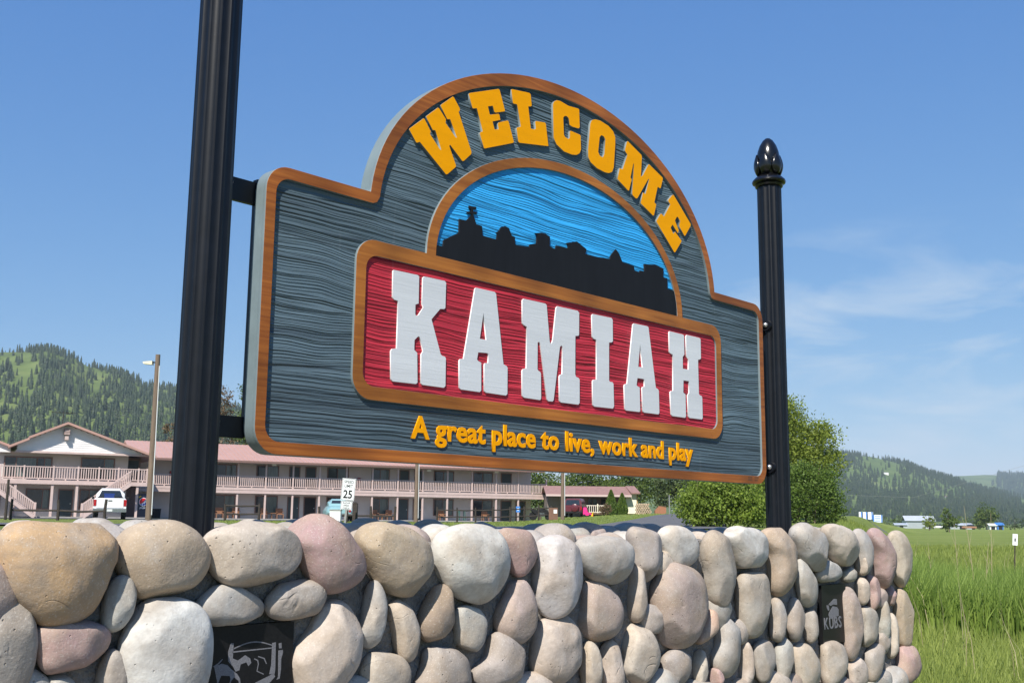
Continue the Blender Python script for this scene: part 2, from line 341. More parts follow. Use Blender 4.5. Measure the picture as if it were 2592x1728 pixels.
def flat_part(name, loops, n0, n1, m, parent, bevel=0.):
    me = flat_mesh(loops, n0, n1, bevel); me.materials.append(m); return link(name, me, parent)
def rrect(u0, u1, v0, v1, r, k=8):
    P = []
    for cx, cy, a0 in ((u1 - r, v1 - r, 0), (u0 + r, v1 - r, 90), (u0 + r, v0 + r, 180), (u1 - r, v0 + r, 270)):
        P += [(cx + r * math.cos(R(a0 + 90 * i / k)), cy + r * math.sin(R(a0 + 90 * i / k))) for i in range(k + 1)]
    return P
def ss(a, b, x):
    t = min(1., max(0., (x - a) / (b - a))); return t * t * (3 - 2 * t)

# ------------------------------------------------------------------ terrain
def ground_z(x, y):
    """field at 0 on the right, the bench with the motel and road about a metre higher"""
    up_ = 1.06 * ss(5, 20, y) + .92 * ss(-4, 14, x) * ss(38, 98, y)
    edge = .338 * max(y, 0) + .9
    wgt = 1 - ss(-2.9, .5, x - edge)
    z = up_ * wgt
    d = math.hypot(x, y)
    if d > 25: z += .05 * mnoise.noise(Vector((x * .05, y * .05, 0))) * ss(25, 60, d) * (0 if (y < 125 and x < 20) else 1)
    return z
# ------------------------------------------------------------------ lettering and stone outlines, in metres
KAMIAH = [('K',[[(0.5702,0.9102),(0.5749,0.914),(0.6935,0.9152),(0.7007,0.9111),(0.7012,0.8068),(0.6853,0.7997),(0.6856,0.7625),(0.6923,0.7567),(0.7022,0.7619),(0.7263,0.7953),(0.7193,0.8077),(0.7201,0.9098),(0.7275,0.9157),(0.8353,0.9168),(0.8423,0.9113),(0.841,0.8101),(0.8348,0.8056),(0.8138,0.8028),(0.7695,0.7556),(0.8217,0.6259),(0.8296,0.6211),(0.8438,0.6197),(0.8492,0.6138),(0.8502,0.5063),(0.8421,0.4986),(0.7309,0.4991),(0.7232,0.5051),(0.7211,0.6139),(0.7303,0.6275),(0.7115,0.6789),(0.7034,0.6808),(0.6854,0.6641),(0.6852,0.6265),(0.7005,0.6171),(0.7057,0.5052),(0.6985,0.4989),(0.5843,0.4974),(0.575,0.5049),(0.5706,0.6088),(0.5774,0.617),(0.5988,0.6214),(0.5996,0.7978),(0.597,0.8011),(0.579,0.8028),(0.5715,0.8109)]]),
('A',[[(1.0023,0.9141),(1.009,0.9185),(1.1149,0.9187),(1.1237,0.9136),(1.1729,0.6271),(1.1906,0.6222),(1.1978,0.6156),(1.1984,0.5078),(1.1897,0.5002),(1.0745,0.5016),(1.0642,0.5073),(1.062,0.6126),(1.0664,0.6191),(1.0833,0.6222),(1.0855,0.6575),(1.0797,0.662),(1.0261,0.6587),(1.02,0.6298),(1.0241,0.6243),(1.0438,0.6186),(1.0462,0.5076),(1.038,0.5001),(0.9338,0.5009),(0.9244,0.5077),(0.9217,0.6144),(0.928,0.6198),(0.9453,0.623)],[(1.0524,0.8235),(1.0712,0.7141),(1.0338,0.7141)]]),
('M',[[(1.2837,0.9106),(1.2928,0.9184),(1.429,0.919),(1.4386,0.914),(1.4591,0.7594),(1.464,0.7504),(1.4736,0.751),(1.4808,0.7686),(1.5018,0.9123),(1.5106,0.9195),(1.6472,0.9205),(1.6585,0.9128),(1.6576,0.813),(1.6514,0.8082),(1.6321,0.8047),(1.6313,0.6342),(1.6374,0.6234),(1.6552,0.6204),(1.6618,0.6129),(1.6619,0.5103),(1.6528,0.5024),(1.5359,0.502),(1.5261,0.5082),(1.5241,0.6133),(1.5304,0.6203),(1.5436,0.6256),(1.546,0.7446),(1.5371,0.7516),(1.5273,0.7423),(1.4874,0.508),(1.4802,0.501),(1.4539,0.5003),(1.4444,0.5073),(1.3997,0.739),(1.3925,0.7476),(1.3822,0.7447),(1.382,0.6298),(1.3867,0.624),(1.3985,0.6206),(1.4042,0.6133),(1.4066,0.5071),(1.3996,0.5002),(1.3006,0.5016),(1.2883,0.5088),(1.2868,0.6132),(1.2922,0.6193),(1.3126,0.6253),(1.3141,0.8003),(1.3104,0.8029),(1.2943,0.8069),(1.2851,0.8134)]]),
('I',[[(1.7488,0.9144),(1.7567,0.9213),(1.8919,0.9233),(1.9012,0.916),(1.9021,0.8164),(1.8938,0.8095),(1.8735,0.8059),(1.8723,0.631),(1.8788,0.6259),(1.8979,0.6258),(1.905,0.6191),(1.9086,0.5164),(1.8998,0.5053),(1.7661,0.5035),(1.7546,0.5101),(1.7533,0.6156),(1.7586,0.6218),(1.7823,0.6268),(1.7818,0.8043),(1.7776,0.8084),(1.7617,0.8091),(1.7512,0.8171)]]),
('A',[[(2.0576,0.9161),(2.0664,0.9219),(2.1723,0.9232),(2.1812,0.9191),(2.2361,0.6329),(2.2511,0.6283),(2.2601,0.6227),(2.2628,0.5148),(2.2548,0.5067),(2.139,0.5067),(2.1291,0.5128),(2.1249,0.6187),(2.1291,0.6261),(2.1438,0.6292),(2.1444,0.6626),(2.1385,0.6655),(2.089,0.6646),(2.0816,0.6319),(2.0856,0.6271),(2.1058,0.6221),(2.1088,0.5112),(2.1012,0.5061),(1.9986,0.505),(1.9903,0.5119),(1.9858,0.619),(1.9915,0.6247),(2.0085,0.6298)],[(2.1123,0.8288),(2.1306,0.7199),(2.0961,0.7189)]]),
('H',[[(2.3528,0.919),(2.3592,0.9242),(2.4741,0.923),(2.4824,0.9185),(2.483,0.8229),(2.4678,0.81),(2.4675,0.7508),(2.5168,0.7507),(2.5197,0.8049),(2.5018,0.8177),(2.5,0.9182),(2.5087,0.9258),(2.6196,0.9257),(2.6309,0.9203),(2.6318,0.8217),(2.6228,0.815),(2.6046,0.811),(2.6071,0.6369),(2.6169,0.6304),(2.6303,0.6297),(2.6367,0.621),(2.638,0.5185),(2.6297,0.5104),(2.521,0.5096),(2.5101,0.5161),(2.5067,0.6222),(2.52,0.6344),(2.5197,0.6935),(2.4711,0.6923),(2.4682,0.6315),(2.4873,0.6241),(2.4888,0.5145),(2.4789,0.5075),(2.3714,0.5079),(2.361,0.5154),(2.3554,0.6228),(2.363,0.6289),(2.3806,0.6323),(2.3836,0.8092),(2.3786,0.8123),(2.3598,0.8155),(2.3537,0.8221)]])]
WELCOME = [('W',[[(0.6276,1.4792),(0.6995,1.5418),(0.7054,1.5405),(0.7393,1.4999),(0.7357,1.4883),(0.7917,1.4395),(0.7977,1.4396),(0.7635,1.5113),(0.7497,1.5089),(0.7148,1.5508),(0.7139,1.5551),(0.7746,1.6082),(0.7806,1.6079),(0.8193,1.5734),(0.8177,1.5574),(0.8751,1.513),(0.8814,1.5131),(0.8424,1.5801),(0.8262,1.5754),(0.7904,1.6191),(0.7891,1.6234),(0.8541,1.679),(0.8604,1.6777),(0.8947,1.6408),(0.8957,1.6332),(0.8888,1.6249),(0.9655,1.4763),(0.9644,1.4666),(0.9232,1.427),(0.9149,1.4239),(0.8454,1.4738),(0.8406,1.4679),(0.8795,1.3978),(0.8784,1.3898),(0.8346,1.3497),(0.8266,1.3461),(0.6833,1.4421),(0.6682,1.4341),(0.6643,1.4355),(0.6305,1.474)]]),
('E',[[(0.9435,1.7174),(0.9497,1.7232),(1.1177,1.7934),(1.1259,1.7917),(1.1601,1.7113),(1.1579,1.7057),(1.1039,1.6843),(1.0949,1.6856),(1.0855,1.7095),(1.0569,1.6977),(1.0686,1.6664),(1.0752,1.6668),(1.1197,1.6837),(1.1265,1.6817),(1.1328,1.6606),(1.0856,1.6405),(1.0987,1.6085),(1.1232,1.6171),(1.1169,1.6381),(1.1226,1.6463),(1.1768,1.6707),(1.1828,1.6691),(1.2174,1.5874),(1.2128,1.5812),(1.041,1.5106),(1.0366,1.5127),(1.0115,1.5665),(1.0148,1.5738),(1.0286,1.5808),(0.9918,1.6706),(0.9704,1.6633),(0.9661,1.6652)]]),
('L',[[(1.1974,1.8156),(1.2029,1.8187),(1.3116,1.8358),(1.3213,1.832),(1.3291,1.7833),(1.3243,1.7775),(1.3066,1.7722),(1.3241,1.6769),(1.3303,1.6763),(1.3496,1.6797),(1.3568,1.6862),(1.3517,1.7135),(1.3565,1.72),(1.4153,1.73),(1.4227,1.727),(1.4409,1.6294),(1.436,1.627),(1.253,1.5928),(1.2445,1.5964),(1.2334,1.6514),(1.238,1.657),(1.2567,1.6656),(1.259,1.6703),(1.2356,1.7587),(1.2318,1.7599),(1.2132,1.757),(1.2085,1.7596)]]),
('C',[[(1.4695,1.8305),(1.477,1.845),(1.4947,1.8573),(1.5203,1.8615),(1.5772,1.8557),(1.6485,1.8634),(1.6538,1.8607),(1.6581,1.7764),(1.6486,1.7684),(1.6037,1.7646),(1.5854,1.7682),(1.58,1.7966),(1.567,1.8033),(1.5515,1.8006),(1.5412,1.7888),(1.5467,1.71),(1.5545,1.7017),(1.5778,1.6983),(1.5871,1.7072),(1.587,1.737),(1.5933,1.7415),(1.6592,1.7412),(1.6646,1.7374),(1.6673,1.6725),(1.6566,1.6521),(1.6355,1.6388),(1.604,1.6319),(1.547,1.6319),(1.496,1.6511),(1.4756,1.6765)]]),
('O',[[(1.7348,1.8161),(1.7457,1.8355),(1.7705,1.8473),(1.8094,1.852),(1.8713,1.844),(1.9083,1.8268),(1.9237,1.8034),(1.9233,1.7628),(1.911,1.6496),(1.8983,1.6245),(1.8727,1.6116),(1.8418,1.6086),(1.7836,1.6137),(1.7372,1.6305),(1.7198,1.6509),(1.7183,1.6861)],[(1.8046,1.7706),(1.8175,1.7832),(1.8343,1.7824),(1.8471,1.7714),(1.8394,1.6966),(1.8282,1.6773),(1.8059,1.6788),(1.7932,1.6952)]]),
('M',[[(2.0146,1.8035),(2.023,1.8096),(2.1324,1.7692),(2.1365,1.7608),(2.1265,1.6564),(2.143,1.6681),(2.1902,1.7348),(2.1964,1.7375),(2.3088,1.6975),(2.3119,1.6905),(2.2917,1.6376),(2.2822,1.6365),(2.2664,1.6392),(2.2366,1.5524),(2.2521,1.5465),(2.2501,1.5384),(2.2323,1.4854),(2.2229,1.4826),(2.1227,1.5228),(2.1417,1.5795),(2.163,1.5788),(2.1938,1.6579),(2.1902,1.6627),(2.0959,1.5408),(2.0839,1.5373),(2.0572,1.5486),(2.0544,1.5571),(2.0712,1.7082),(2.0664,1.7088),(2.0422,1.632),(2.0522,1.6252),(2.0296,1.5642),(2.022,1.5624),(1.9392,1.5994),(1.957,1.6569),(1.9791,1.657),(1.982,1.6614),(2.0181,1.7392),(2.0163,1.7425),(2.0023,1.7518),(1.9988,1.7583)]]),
('E',[[(2.391,1.6251),(2.4041,1.6293),(2.5552,1.5086),(2.5536,1.5004),(2.5035,1.4384),(2.4954,1.4352),(2.4489,1.4775),(2.4588,1.5056),(2.4375,1.5224),(2.4289,1.5197),(2.4127,1.4977),(2.4456,1.4521),(2.436,1.437),(2.3912,1.4719),(2.374,1.453),(2.396,1.4257),(2.4125,1.4391),(2.4674,1.4048),(2.4673,1.3989),(2.41,1.3328),(2.4034,1.3308),(2.2523,1.4577),(2.2549,1.4658),(2.2871,1.5049),(2.2954,1.5067),(2.3174,1.4982),(2.3715,1.5696),(2.3691,1.5768),(2.3564,1.5855),(2.3579,1.5935)]])]
SKYLINE = [(0.7861,1.052),(0.8215,1.053),(0.8238,1.0788),(0.9069,1.1258),(0.9067,1.1821),(0.947,1.1837),(0.9755,1.2127),(0.974,1.2181),(0.9508,1.2139),(0.9506,1.2225),(0.9719,1.2272),(0.9716,1.2376),(0.9619,1.2369),(0.9603,1.2484),(1.0007,1.2527),(1.0009,1.2432),(0.9846,1.2405),(0.9829,1.2296),(1.0045,1.232),(1.0047,1.2239),(0.9831,1.2201),(1.0023,1.1812),(1.0354,1.1796),(1.0395,1.1411),(1.1236,1.1412),(1.1265,1.1661),(1.1196,1.171),(1.1365,1.1794),(1.1499,1.2002),(1.1705,1.208),(1.195,1.2048),(1.2129,1.1764),(1.2327,1.1745),(1.2346,1.1413),(1.3241,1.1464),(1.3261,1.1603),(1.3714,1.1743),(1.3725,1.214),(1.3599,1.2164),(1.4006,1.2273),(1.4268,1.2276),(1.4571,1.221),(1.456,1.1772),(1.4956,1.1721),(1.4994,1.1893),(1.5811,1.1928),(1.581,1.2069),(1.5692,1.215),(1.6406,1.236),(1.7096,1.2135),(1.7014,1.1907),(1.7883,1.1922),(1.886,1.2013),(1.8861,1.215),(1.9272,1.2557),(1.9516,1.2384),(1.9778,1.2019),(2.0674,1.2),(2.0716,1.1801),(2.1127,1.179),(2.1174,1.1866),(2.1545,1.1893),(2.1504,1.2252),(2.2115,1.2336),(2.2401,1.2388),(2.3121,1.2317),(2.3063,1.1874),(2.3424,1.1879),(2.3441,1.1333),(2.4032,1.1326),(2.423,1.1289),(2.43,1.0109),(0.7851,1.0048)]
STONES = [(-0.703,-0.134,0.091,11,[(-0.156,0.075),(-0.137,0.102),(-0.087,0.11),(0.004,0.106),(0.096,0.11),(0.155,0.086),(0.169,0.065),(0.138,0.02),(0.113,-0.062),(0.088,-0.117),(0.029,-0.14),(-0.025,-0.14),(-0.083,-0.101),(-0.121,-0.062),(-0.146,0.02)]),
(-0.409,-0.12,0.075,0,[(-0.134,0.055),(-0.092,0.084),(-0.009,0.103),(0.046,0.097),(0.092,0.067),(0.134,0.021),(0.134,-0.03),(0.101,-0.072),(0.046,-0.097),(-0.023,-0.107),(-0.069,-0.097),(-0.106,-0.042),(-0.129,0.013)]),
(-0.122,-0.106,0.076,1,[(-0.168,0.039),(-0.11,0.071),(-0.022,0.084),(0.071,0.082),(0.138,0.053),(0.167,0.012),(0.154,-0.033),(0.097,-0.069),(-0.007,-0.096),(-0.074,-0.087),(-0.126,-0.051),(-0.152,-0.006)]),
(0.164,-0.112,0.079,3,[(-0.146,0.074),(-0.096,0.106),(-0.035,0.118),(0.015,0.109),(0.065,0.062),(0.12,0.005),(0.137,-0.053),(0.115,-0.091),(0.065,-0.11),(-0.008,-0.12),(-0.063,-0.077),(-0.102,-0.005)]),
(-0.535,-0.232,0.042,2,[(-0.003,0.072),(0.021,0.068),(0.041,0.032),(0.041,-0.009),(0.021,-0.049),(-0.012,-0.072),(-0.036,-0.062),(-0.04,-0.025),(-0.032,0.032)]),
(-0.187,-0.258,0.05,2,[(-0.106,0.008),(-0.045,0.061),(0.03,0.048),(0.101,0.008),(0.124,-0.009),(0.091,-0.036),(0.02,-0.051),(-0.045,-0.047),(-0.096,-0.027)]),
(0.04,-0.248,0.047,6,[(-0.108,-0.003),(-0.053,0.048),(0.029,0.057),(0.094,0.034),(0.108,0.002),(0.072,-0.04),(0.007,-0.054),(-0.064,-0.049),(-0.102,-0.031)]),
(-0.823,-0.324,0.06,6,[(-0.059,0.077),(-0.036,0.115),(0.002,0.131),(0.032,0.115),(0.055,0.062),(0.068,0.002),(0.062,-0.065),(0.04,-0.103),(-0.013,-0.129),(-0.059,-0.092)]),
(-0.663,-0.328,0.051,3,[(-0.099,0.037),(-0.055,0.055),(0.046,0.057),(0.088,0.034),(0.105,0.01),(0.084,-0.025),(0.038,-0.056),(-0.03,-0.07),(-0.063,-0.052),(-0.084,-0.006)]),
(-0.389,-0.38,0.087,4,[(-0.078,0.144),(-0.002,0.144),(0.061,0.132),(0.101,0.094),(0.121,0.036),(0.123,-0.023),(0.11,-0.077),(0.074,-0.131),(-0.015,-0.152),(-0.082,-0.119),(-0.118,-0.048),(-0.127,0.011),(-0.1,0.078)]),
(-0.536,-0.424,0.042,6,[(-0.005,0.079),(0.019,0.051),(0.035,0.011),(0.043,-0.037),(0.007,-0.061),(-0.037,-0.049),(-0.035,0.011),(-0.021,0.059)]),
(-0.675,-0.443,0.042,2,[(-0.032,0.033),(0.001,0.039),(0.031,0.018),(0.039,-0.021),(0.001,-0.04),(-0.032,-0.021)]),
(0.176,-0.411,0.079,1,[(-0.123,-0.008),(-0.075,0.063),(-0.037,0.111),(-0.016,0.139),(0.037,0.146),(0.08,0.115),(0.104,0.063),(0.115,0.006),(0.106,-0.046),(0.069,-0.093),(-0,-0.126),(-0.096,-0.126)]),
(0.446,-0.129,0.082,0,[(-0.168,0.084),(-0.122,0.104),(-0.055,0.108),(0.044,0.094),(0.117,0.049),(0.148,-0.007),(0.136,-0.058),(0.099,-0.104),(0.037,-0.126),(-0.018,-0.119),(-0.061,-0.083),(-0.11,-0.017),(-0.147,0.039)]),
(0.807,-0.15,0.089,4,[(-0.165,0.073),(-0.131,0.105),(-0.05,0.121),(0.046,0.123),(0.114,0.105),(0.158,0.056),(0.165,-0.014),(0.141,-0.074),(0.093,-0.118),(0.032,-0.146),(-0.036,-0.129),(-0.104,-0.096),(-0.151,-0.036),(-0.172,0.024)]),
(1.051,-0.111,0.054,3,[(-0.102,0.071),(-0.034,0.076),(0.044,0.065),(0.083,0.025),(0.087,-0.015),(0.066,-0.06),(0.002,-0.103),(-0.027,-0.077),(-0.063,-0.02),(-0.091,0.042)]),
(1.265,-0.209,0.08,9,[(-0.093,0.135),(-0.036,0.147),(0.041,0.141),(0.097,0.094),(0.123,0.029),(0.111,-0.041),(0.076,-0.112),(0.02,-0.156),(-0.043,-0.153),(-0.093,-0.112),(-0.107,-0.012),(-0.1,0.076)]),
(1.571,-0.152,0.071,2,[(-0.192,0.063),(-0.129,0.085),(-0.004,0.082),(0.13,0.069),(0.166,0.02),(0.153,-0.049),(0.104,-0.092),(0.023,-0.103),(-0.067,-0.08),(-0.129,-0.036),(-0.165,0.013)]),
(1.859,-0.128,0.063,6,[(-0.098,0.095),(-0.024,0.106),(0.05,0.088),(0.091,0.049),(0.095,-0.003),(0.058,-0.081),(0.009,-0.133),(-0.057,-0.094),(-0.073,-0.016),(-0.085,0.049)]),
(1.036,-0.343,0.064,8,[(-0.003,0.133),(0.043,0.105),(0.077,0.048),(0.088,-0.008),(0.07,-0.064),(0.017,-0.106),(-0.05,-0.092),(-0.09,-0.059),(-0.1,-0.025),(-0.076,0.026),(-0.036,0.071)]),
(1.547,-0.363,0.067,8,[(-0.074,0.119),(0.015,0.107),(0.087,0.058),(0.125,-0.004),(0.111,-0.053),(0.063,-0.096),(-0.017,-0.108),(-0.082,-0.083),(-0.11,-0.041),(-0.098,0.033)]),
(0.354,-0.312,0.047,2,[(-0.008,0.127),(0.015,0.102),(0.036,0.053),(0.04,0.004),(0.029,-0.051),(0.006,-0.095),(-0.017,-0.106),(-0.036,-0.085),(-0.041,-0.046),(-0.031,0.009),(-0.017,0.068)]),
(0.494,-0.368,0.05,1,[(-0.064,0.084),(-0.026,0.099),(0.018,0.068),(0.045,0.018),(0.056,-0.033),(0.045,-0.079),(0.012,-0.106),(-0.015,-0.084),(-0.031,-0.033),(-0.048,0.028)]),
(0.642,-0.323,0.051,5,[(0.004,0.1),(0.04,0.082),(0.067,0.04),(0.071,-0.002),(0.052,-0.049),(0.01,-0.08),(-0.038,-0.085),(-0.068,-0.059),(-0.074,-0.022),(-0.056,0.025),(-0.026,0.066)]),
(0.806,-0.383,0.045,2,[(-0.067,0.068),(-0.015,0.076),(0.036,0.062),(0.068,0.025),(0.072,-0.019),(0.055,-0.056),(0.017,-0.08),(-0.028,-0.072),(-0.06,-0.035)]),
(0.417,-0.511,0.051,1,[(-0.077,0.07),(-0.008,0.073),(0.058,0.056),(0.093,0.011),(0.105,-0.039),(0.022,-0.073),(-0.074,-0.058),(-0.092,0.011)]),
(0.678,-0.529,0.061,6,[(-0.088,0.091),(-0.01,0.089),(0.068,0.068),(0.107,0.031),(0.117,-0.016),(0.094,-0.068),(-0.029,-0.083),(-0.127,-0.047),(-0.101,0.005),(-0.072,0.047)]),
(0.964,-0.513,0.062,6,[(-0.045,0.099),(-0.002,0.096),(0.062,0.071),(0.116,0.027),(0.127,-0.012),(0.098,-0.05),(0.027,-0.075),(-0.074,-0.075),(-0.139,-0.045),(-0.139,-0.017),(-0.074,0.016)]),
(1.274,-0.493,0.072,1,[(-0.088,0.11),(-0.022,0.121),(0.059,0.113),(0.107,0.069),(0.125,0.016),(0.111,-0.059),(0.066,-0.106),(-0.007,-0.126),(-0.081,-0.106),(-0.118,-0.053),(-0.11,0.028)]),
(1.481,-0.576,0.044,1,[(-0.027,0.104),(0.01,0.092),(0.041,0.038),(0.047,-0.022),(0.029,-0.083),(-0.021,-0.095),(-0.046,-0.022),(-0.034,0.05)]),
(1.624,-0.591,0.048,1,[(-0.051,0.084),(0,0.109),(0.032,0.066),(0.051,-0.008),(0.051,-0.082),(-0.013,-0.107),(-0.045,-0.033)]),
(1.818,-0.549,0.063,1,[(-0.071,0.108),(-0.014,0.121),(0.051,0.089),(0.096,0.038),(0.11,-0.019),(0.084,-0.07),(0.019,-0.112),(-0.046,-0.115),(-0.087,-0.064),(-0.091,0.032)]),
(1.802,-0.304,0.051,1,[(-0.015,0.139),(0.011,0.113),(0.036,0.049),(0.043,-0.008),(0.033,-0.066),(0.006,-0.111),(-0.021,-0.114),(-0.037,-0.079),(-0.037,-0.002),(-0.023,0.075)]),
(2.115,-0.106,0.06,4,[(-0.149,0.057),(-0.082,0.083),(0.019,0.079),(0.098,0.049),(0.131,-0.003),(0.12,-0.055),(0.042,-0.092),(-0.048,-0.085),(-0.093,-0.025)]),
(2.42,-0.21,0.065,6,[(-0.116,0.099),(-0.084,0.146),(-0.02,0.165),(0.055,0.146),(0.097,0.068),(0.106,-0.017),(0.087,-0.103),(0.055,-0.165),(0.001,-0.196),(-0.052,-0.149),(-0.074,-0.072),(-0.1,0.022)]),
(2.682,-0.115,0.069,4,[(-0.205,0.073),(-0.111,0.091),(0.049,0.085),(0.143,0.049),(0.17,-0.008),(0.143,-0.065),(0.049,-0.105),(-0.058,-0.101),(-0.111,-0.04),(-0.165,0.04)]),
(2.994,-0.177,0.079,0,[(-0.172,0.119),(-0.073,0.144),(0.025,0.144),(0.087,0.102),(0.117,0.026),(0.111,-0.066),(0.062,-0.15),(0,-0.18),(-0.061,-0.159),(-0.073,-0.049),(-0.098,0.06)]),
(3.315,-0.119,0.076,2,[(-0.192,0.085),(-0.046,0.116),(0.056,0.094),(0.128,0.033),(0.157,-0.038),(0.128,-0.099),(0.056,-0.134),(-0.017,-0.108),(-0.104,-0.046),(-0.148,0.033)]),
(3.666,-0.111,0.071,1,[(-0.23,0.087),(-0.078,0.101),(0.074,0.078),(0.158,0.023),(0.175,-0.051),(0.108,-0.106),(-0.01,-0.111),(-0.095,-0.06),(-0.162,0.041)]),
(3.941,-0.152,0.049,2,[(-0.11,0.11),(-0.033,0.12),(0.043,0.082),(0.089,0.025),(0.089,-0.051),(0.043,-0.117),(-0.033,-0.136),(-0.049,-0.051),(-0.079,0.044)]),
(4.169,-0.186,0.072,3,[(-0.174,0.149),(-0.062,0.154),(0.051,0.106),(0.115,0.028),(0.124,-0.05),(0.083,-0.128),(0.019,-0.186),(-0.046,-0.147),(-0.062,-0.05),(-0.094,0.057)]),
(4.432,-0.194,0.058,10,[(-0.142,0.132),(-0.022,0.147),(0.063,0.122),(0.105,0.042),(0.105,-0.058),(0.063,-0.138),(-0.005,-0.183),(-0.057,-0.148),(-0.074,-0.018),(-0.099,0.062)]),
(3.911,-0.227,0.042,1,[(-0.021,0.055),(0.009,0.055),(0.024,-0.002),(0.014,-0.059),(-0.016,-0.049)]),
(3.513,-0.261,0.042,2,[(-0.142,0.002),(-0.023,0.06),(0.08,0.042),(0.139,-0.003),(0.097,-0.043),(-0.04,-0.048),(-0.125,-0.03)]),
(3.768,-0.279,0.042,2,[(-0.06,0.017),(0.007,0.04),(0.062,0.017),(0.062,-0.01),(0.007,-0.038),(-0.054,-0.029)]),
(2.098,-0.359,0.096,8,[(-0.166,0.084),(-0.086,0.166),(0.015,0.151),(0.115,0.129),(0.165,0.084),(0.17,0.003),(0.145,-0.085),(0.075,-0.152),(-0.015,-0.174),(-0.096,-0.159),(-0.136,-0.085),(-0.156,0.003)]),
(2.719,-0.378,0.064,6,[(-0.109,0.122),(-0.017,0.13),(0.086,0.126),(0.12,0.066),(0.114,-0.015),(0.074,-0.104),(0.006,-0.16),(-0.063,-0.152),(-0.098,-0.055),(-0.109,0.041)]),
(3.261,-0.313,0.043,2,[(-0.071,0.143),(0.014,0.083),(0.079,0.013),(0.092,-0.039),(0.066,-0.091),(0.001,-0.113),(-0.051,-0.074),(-0.071,0.022)]),
(3.922,-0.373,0.042,1,[(-0.037,0.053),(0.007,0.072),(0.037,0.034),(0.037,-0.032),(0.007,-0.07),(-0.022,-0.074),(-0.032,-0.013)]),
(4.05,-0.383,0.042,3,[(-0.045,0.082),(-0.003,0.092),(0.038,0.058),(0.049,-0.008),(0.028,-0.066),(-0.014,-0.104),(-0.04,-0.075),(-0.03,0.001)]),
(4.292,-0.415,0.042,3,[(-0.047,0.005),(-0.004,0.059),(0.04,0.025),(0.042,-0.015),(0.007,-0.054),(-0.025,-0.044)]),
(4.47,-0.554,0.048,0,[(-0.079,0.159),(0.006,0.149),(0.074,0.08),(0.108,-0.01),(0.091,-0.1),(0.023,-0.16),(-0.045,-0.15),(-0.079,-0.05),(-0.096,0.07)]),
(3.769,-0.542,0.048,8,[(-0.089,0.175),(0.006,0.184),(0.064,0.111),(0.101,0.001),(0.094,-0.091),(0.035,-0.165),(-0.023,-0.192),(-0.074,-0.146),(-0.074,0.028)]),
(4.18,-0.547,0.042,2,[(-0.021,0.14),(0.021,0.116),(0.042,0.038),(0.031,-0.058),(0.005,-0.135),(-0.021,-0.14),(-0.037,-0.039)]),
(4.294,-0.653,0.042,1,[(-0.017,0.142),(0.015,0.142),(0.037,0.064),(0.037,-0.034),(0.004,-0.112),(-0.028,-0.161),(-0.039,-0.083),(-0.023,0.025)]),
(3.983,-0.566,0.042,6,[(-0.074,0.088),(-0.001,0.097),(0.066,0.069),(0.085,0.003),(0.066,-0.063),(-0.001,-0.101),(-0.052,-0.11),(-0.067,-0.006)]),
(2.956,-0.479,0.042,2,[(-0.034,0.11),(0.003,0.102),(0.039,0.06),(0.053,0.002),(0.035,-0.064),(-0.016,-0.106),(-0.043,-0.106),(-0.034,0.01)]),
(3.143,-0.487,0.042,6,[(-0.01,0.114),(0.034,0.076),(0.062,0.017),(0.056,-0.043),(0.012,-0.094),(-0.02,-0.103),(-0.059,-0.043),(-0.048,0.051)]),
(3.314,-0.526,0.042,6,[(-0.027,0.073),(0.011,0.081),(0.036,0.047),(0.036,-0.023),(0.011,-0.084),(-0.023,-0.084),(-0.035,-0.005)]),
(2.328,-0.471,0.046,7,[(0.016,0.077),(0.067,0.054),(0.078,0.016),(0.033,-0.03),(-0.056,-0.064),(-0.112,-0.075),(-0.067,-0.03),(-0.012,0.039)]),
(2.489,-0.568,0.056,2,[(-0.045,0.137),(0.014,0.145),(0.068,0.106),(0.09,0.028),(0.079,-0.049),(0.047,-0.111),(-0.007,-0.138),(-0.072,-0.111),(-0.104,-0.049),(-0.061,0.028)]),
(2.077,-0.623,0.045,6,[(-0.087,0.043),(-0.015,0.072),(0.057,0.068),(0.088,0.028),(0.078,-0.03),(0.037,-0.074),(-0.035,-0.077),(-0.082,-0.03)]),
(2.267,-0.644,0.042,1,[(-0.012,0.063),(0.013,0.078),(0.031,0.048),(0.031,-0.012),(0.013,-0.064),(-0.018,-0.079),(-0.033,-0.026),(-0.03,0.018)]),
(2.388,-0.699,0.042,3,[(-0.019,0.042),(0.013,0.034),(0.026,-0.004),(0.013,-0.034),(-0.019,-0.042)]),
(2.656,-0.667,0.042,1,[(-0.019,0.119),(0.019,0.095),(0.029,0.024),(0.029,-0.055),(0.005,-0.103),(-0.03,-0.103),(-0.023,0.008)]),
(2.812,-0.655,0.042,6,[(-0.074,0.062),(-0.016,0.09),(0.042,0.078),(0.077,0.03),(0.071,-0.035),(0.019,-0.092),(-0.04,-0.1),(-0.063,-0.019)]),
(3.008,-0.678,0.042,2,[(-0.05,0.072),(0.037,0.122),(0.064,0.055),(0.059,-0.02),(0.015,-0.103),(-0.039,-0.128),(-0.061,-0.028)]),
(3.236,-0.737,0.056,1,[(-0.098,0.114),(-0.002,0.119),(0.062,0.089),(0.107,0.02),(0.113,-0.065),(0.075,-0.108),(-0.079,-0.108),(-0.098,0.003)]),
(3.524,-0.726,0.055,1,[(-0.094,0.09),(0.015,0.099),(0.098,0.072),(0.118,0.01),(0.084,-0.061),(0.002,-0.105),(-0.081,-0.11),(-0.094,-0.008)]),
(3.805,-0.813,0.042,1,[(-0.082,0.048),(0.006,0.085),(0.079,0.057),(0.086,-0.016),(0.064,-0.071),(-0.082,-0.071)]),
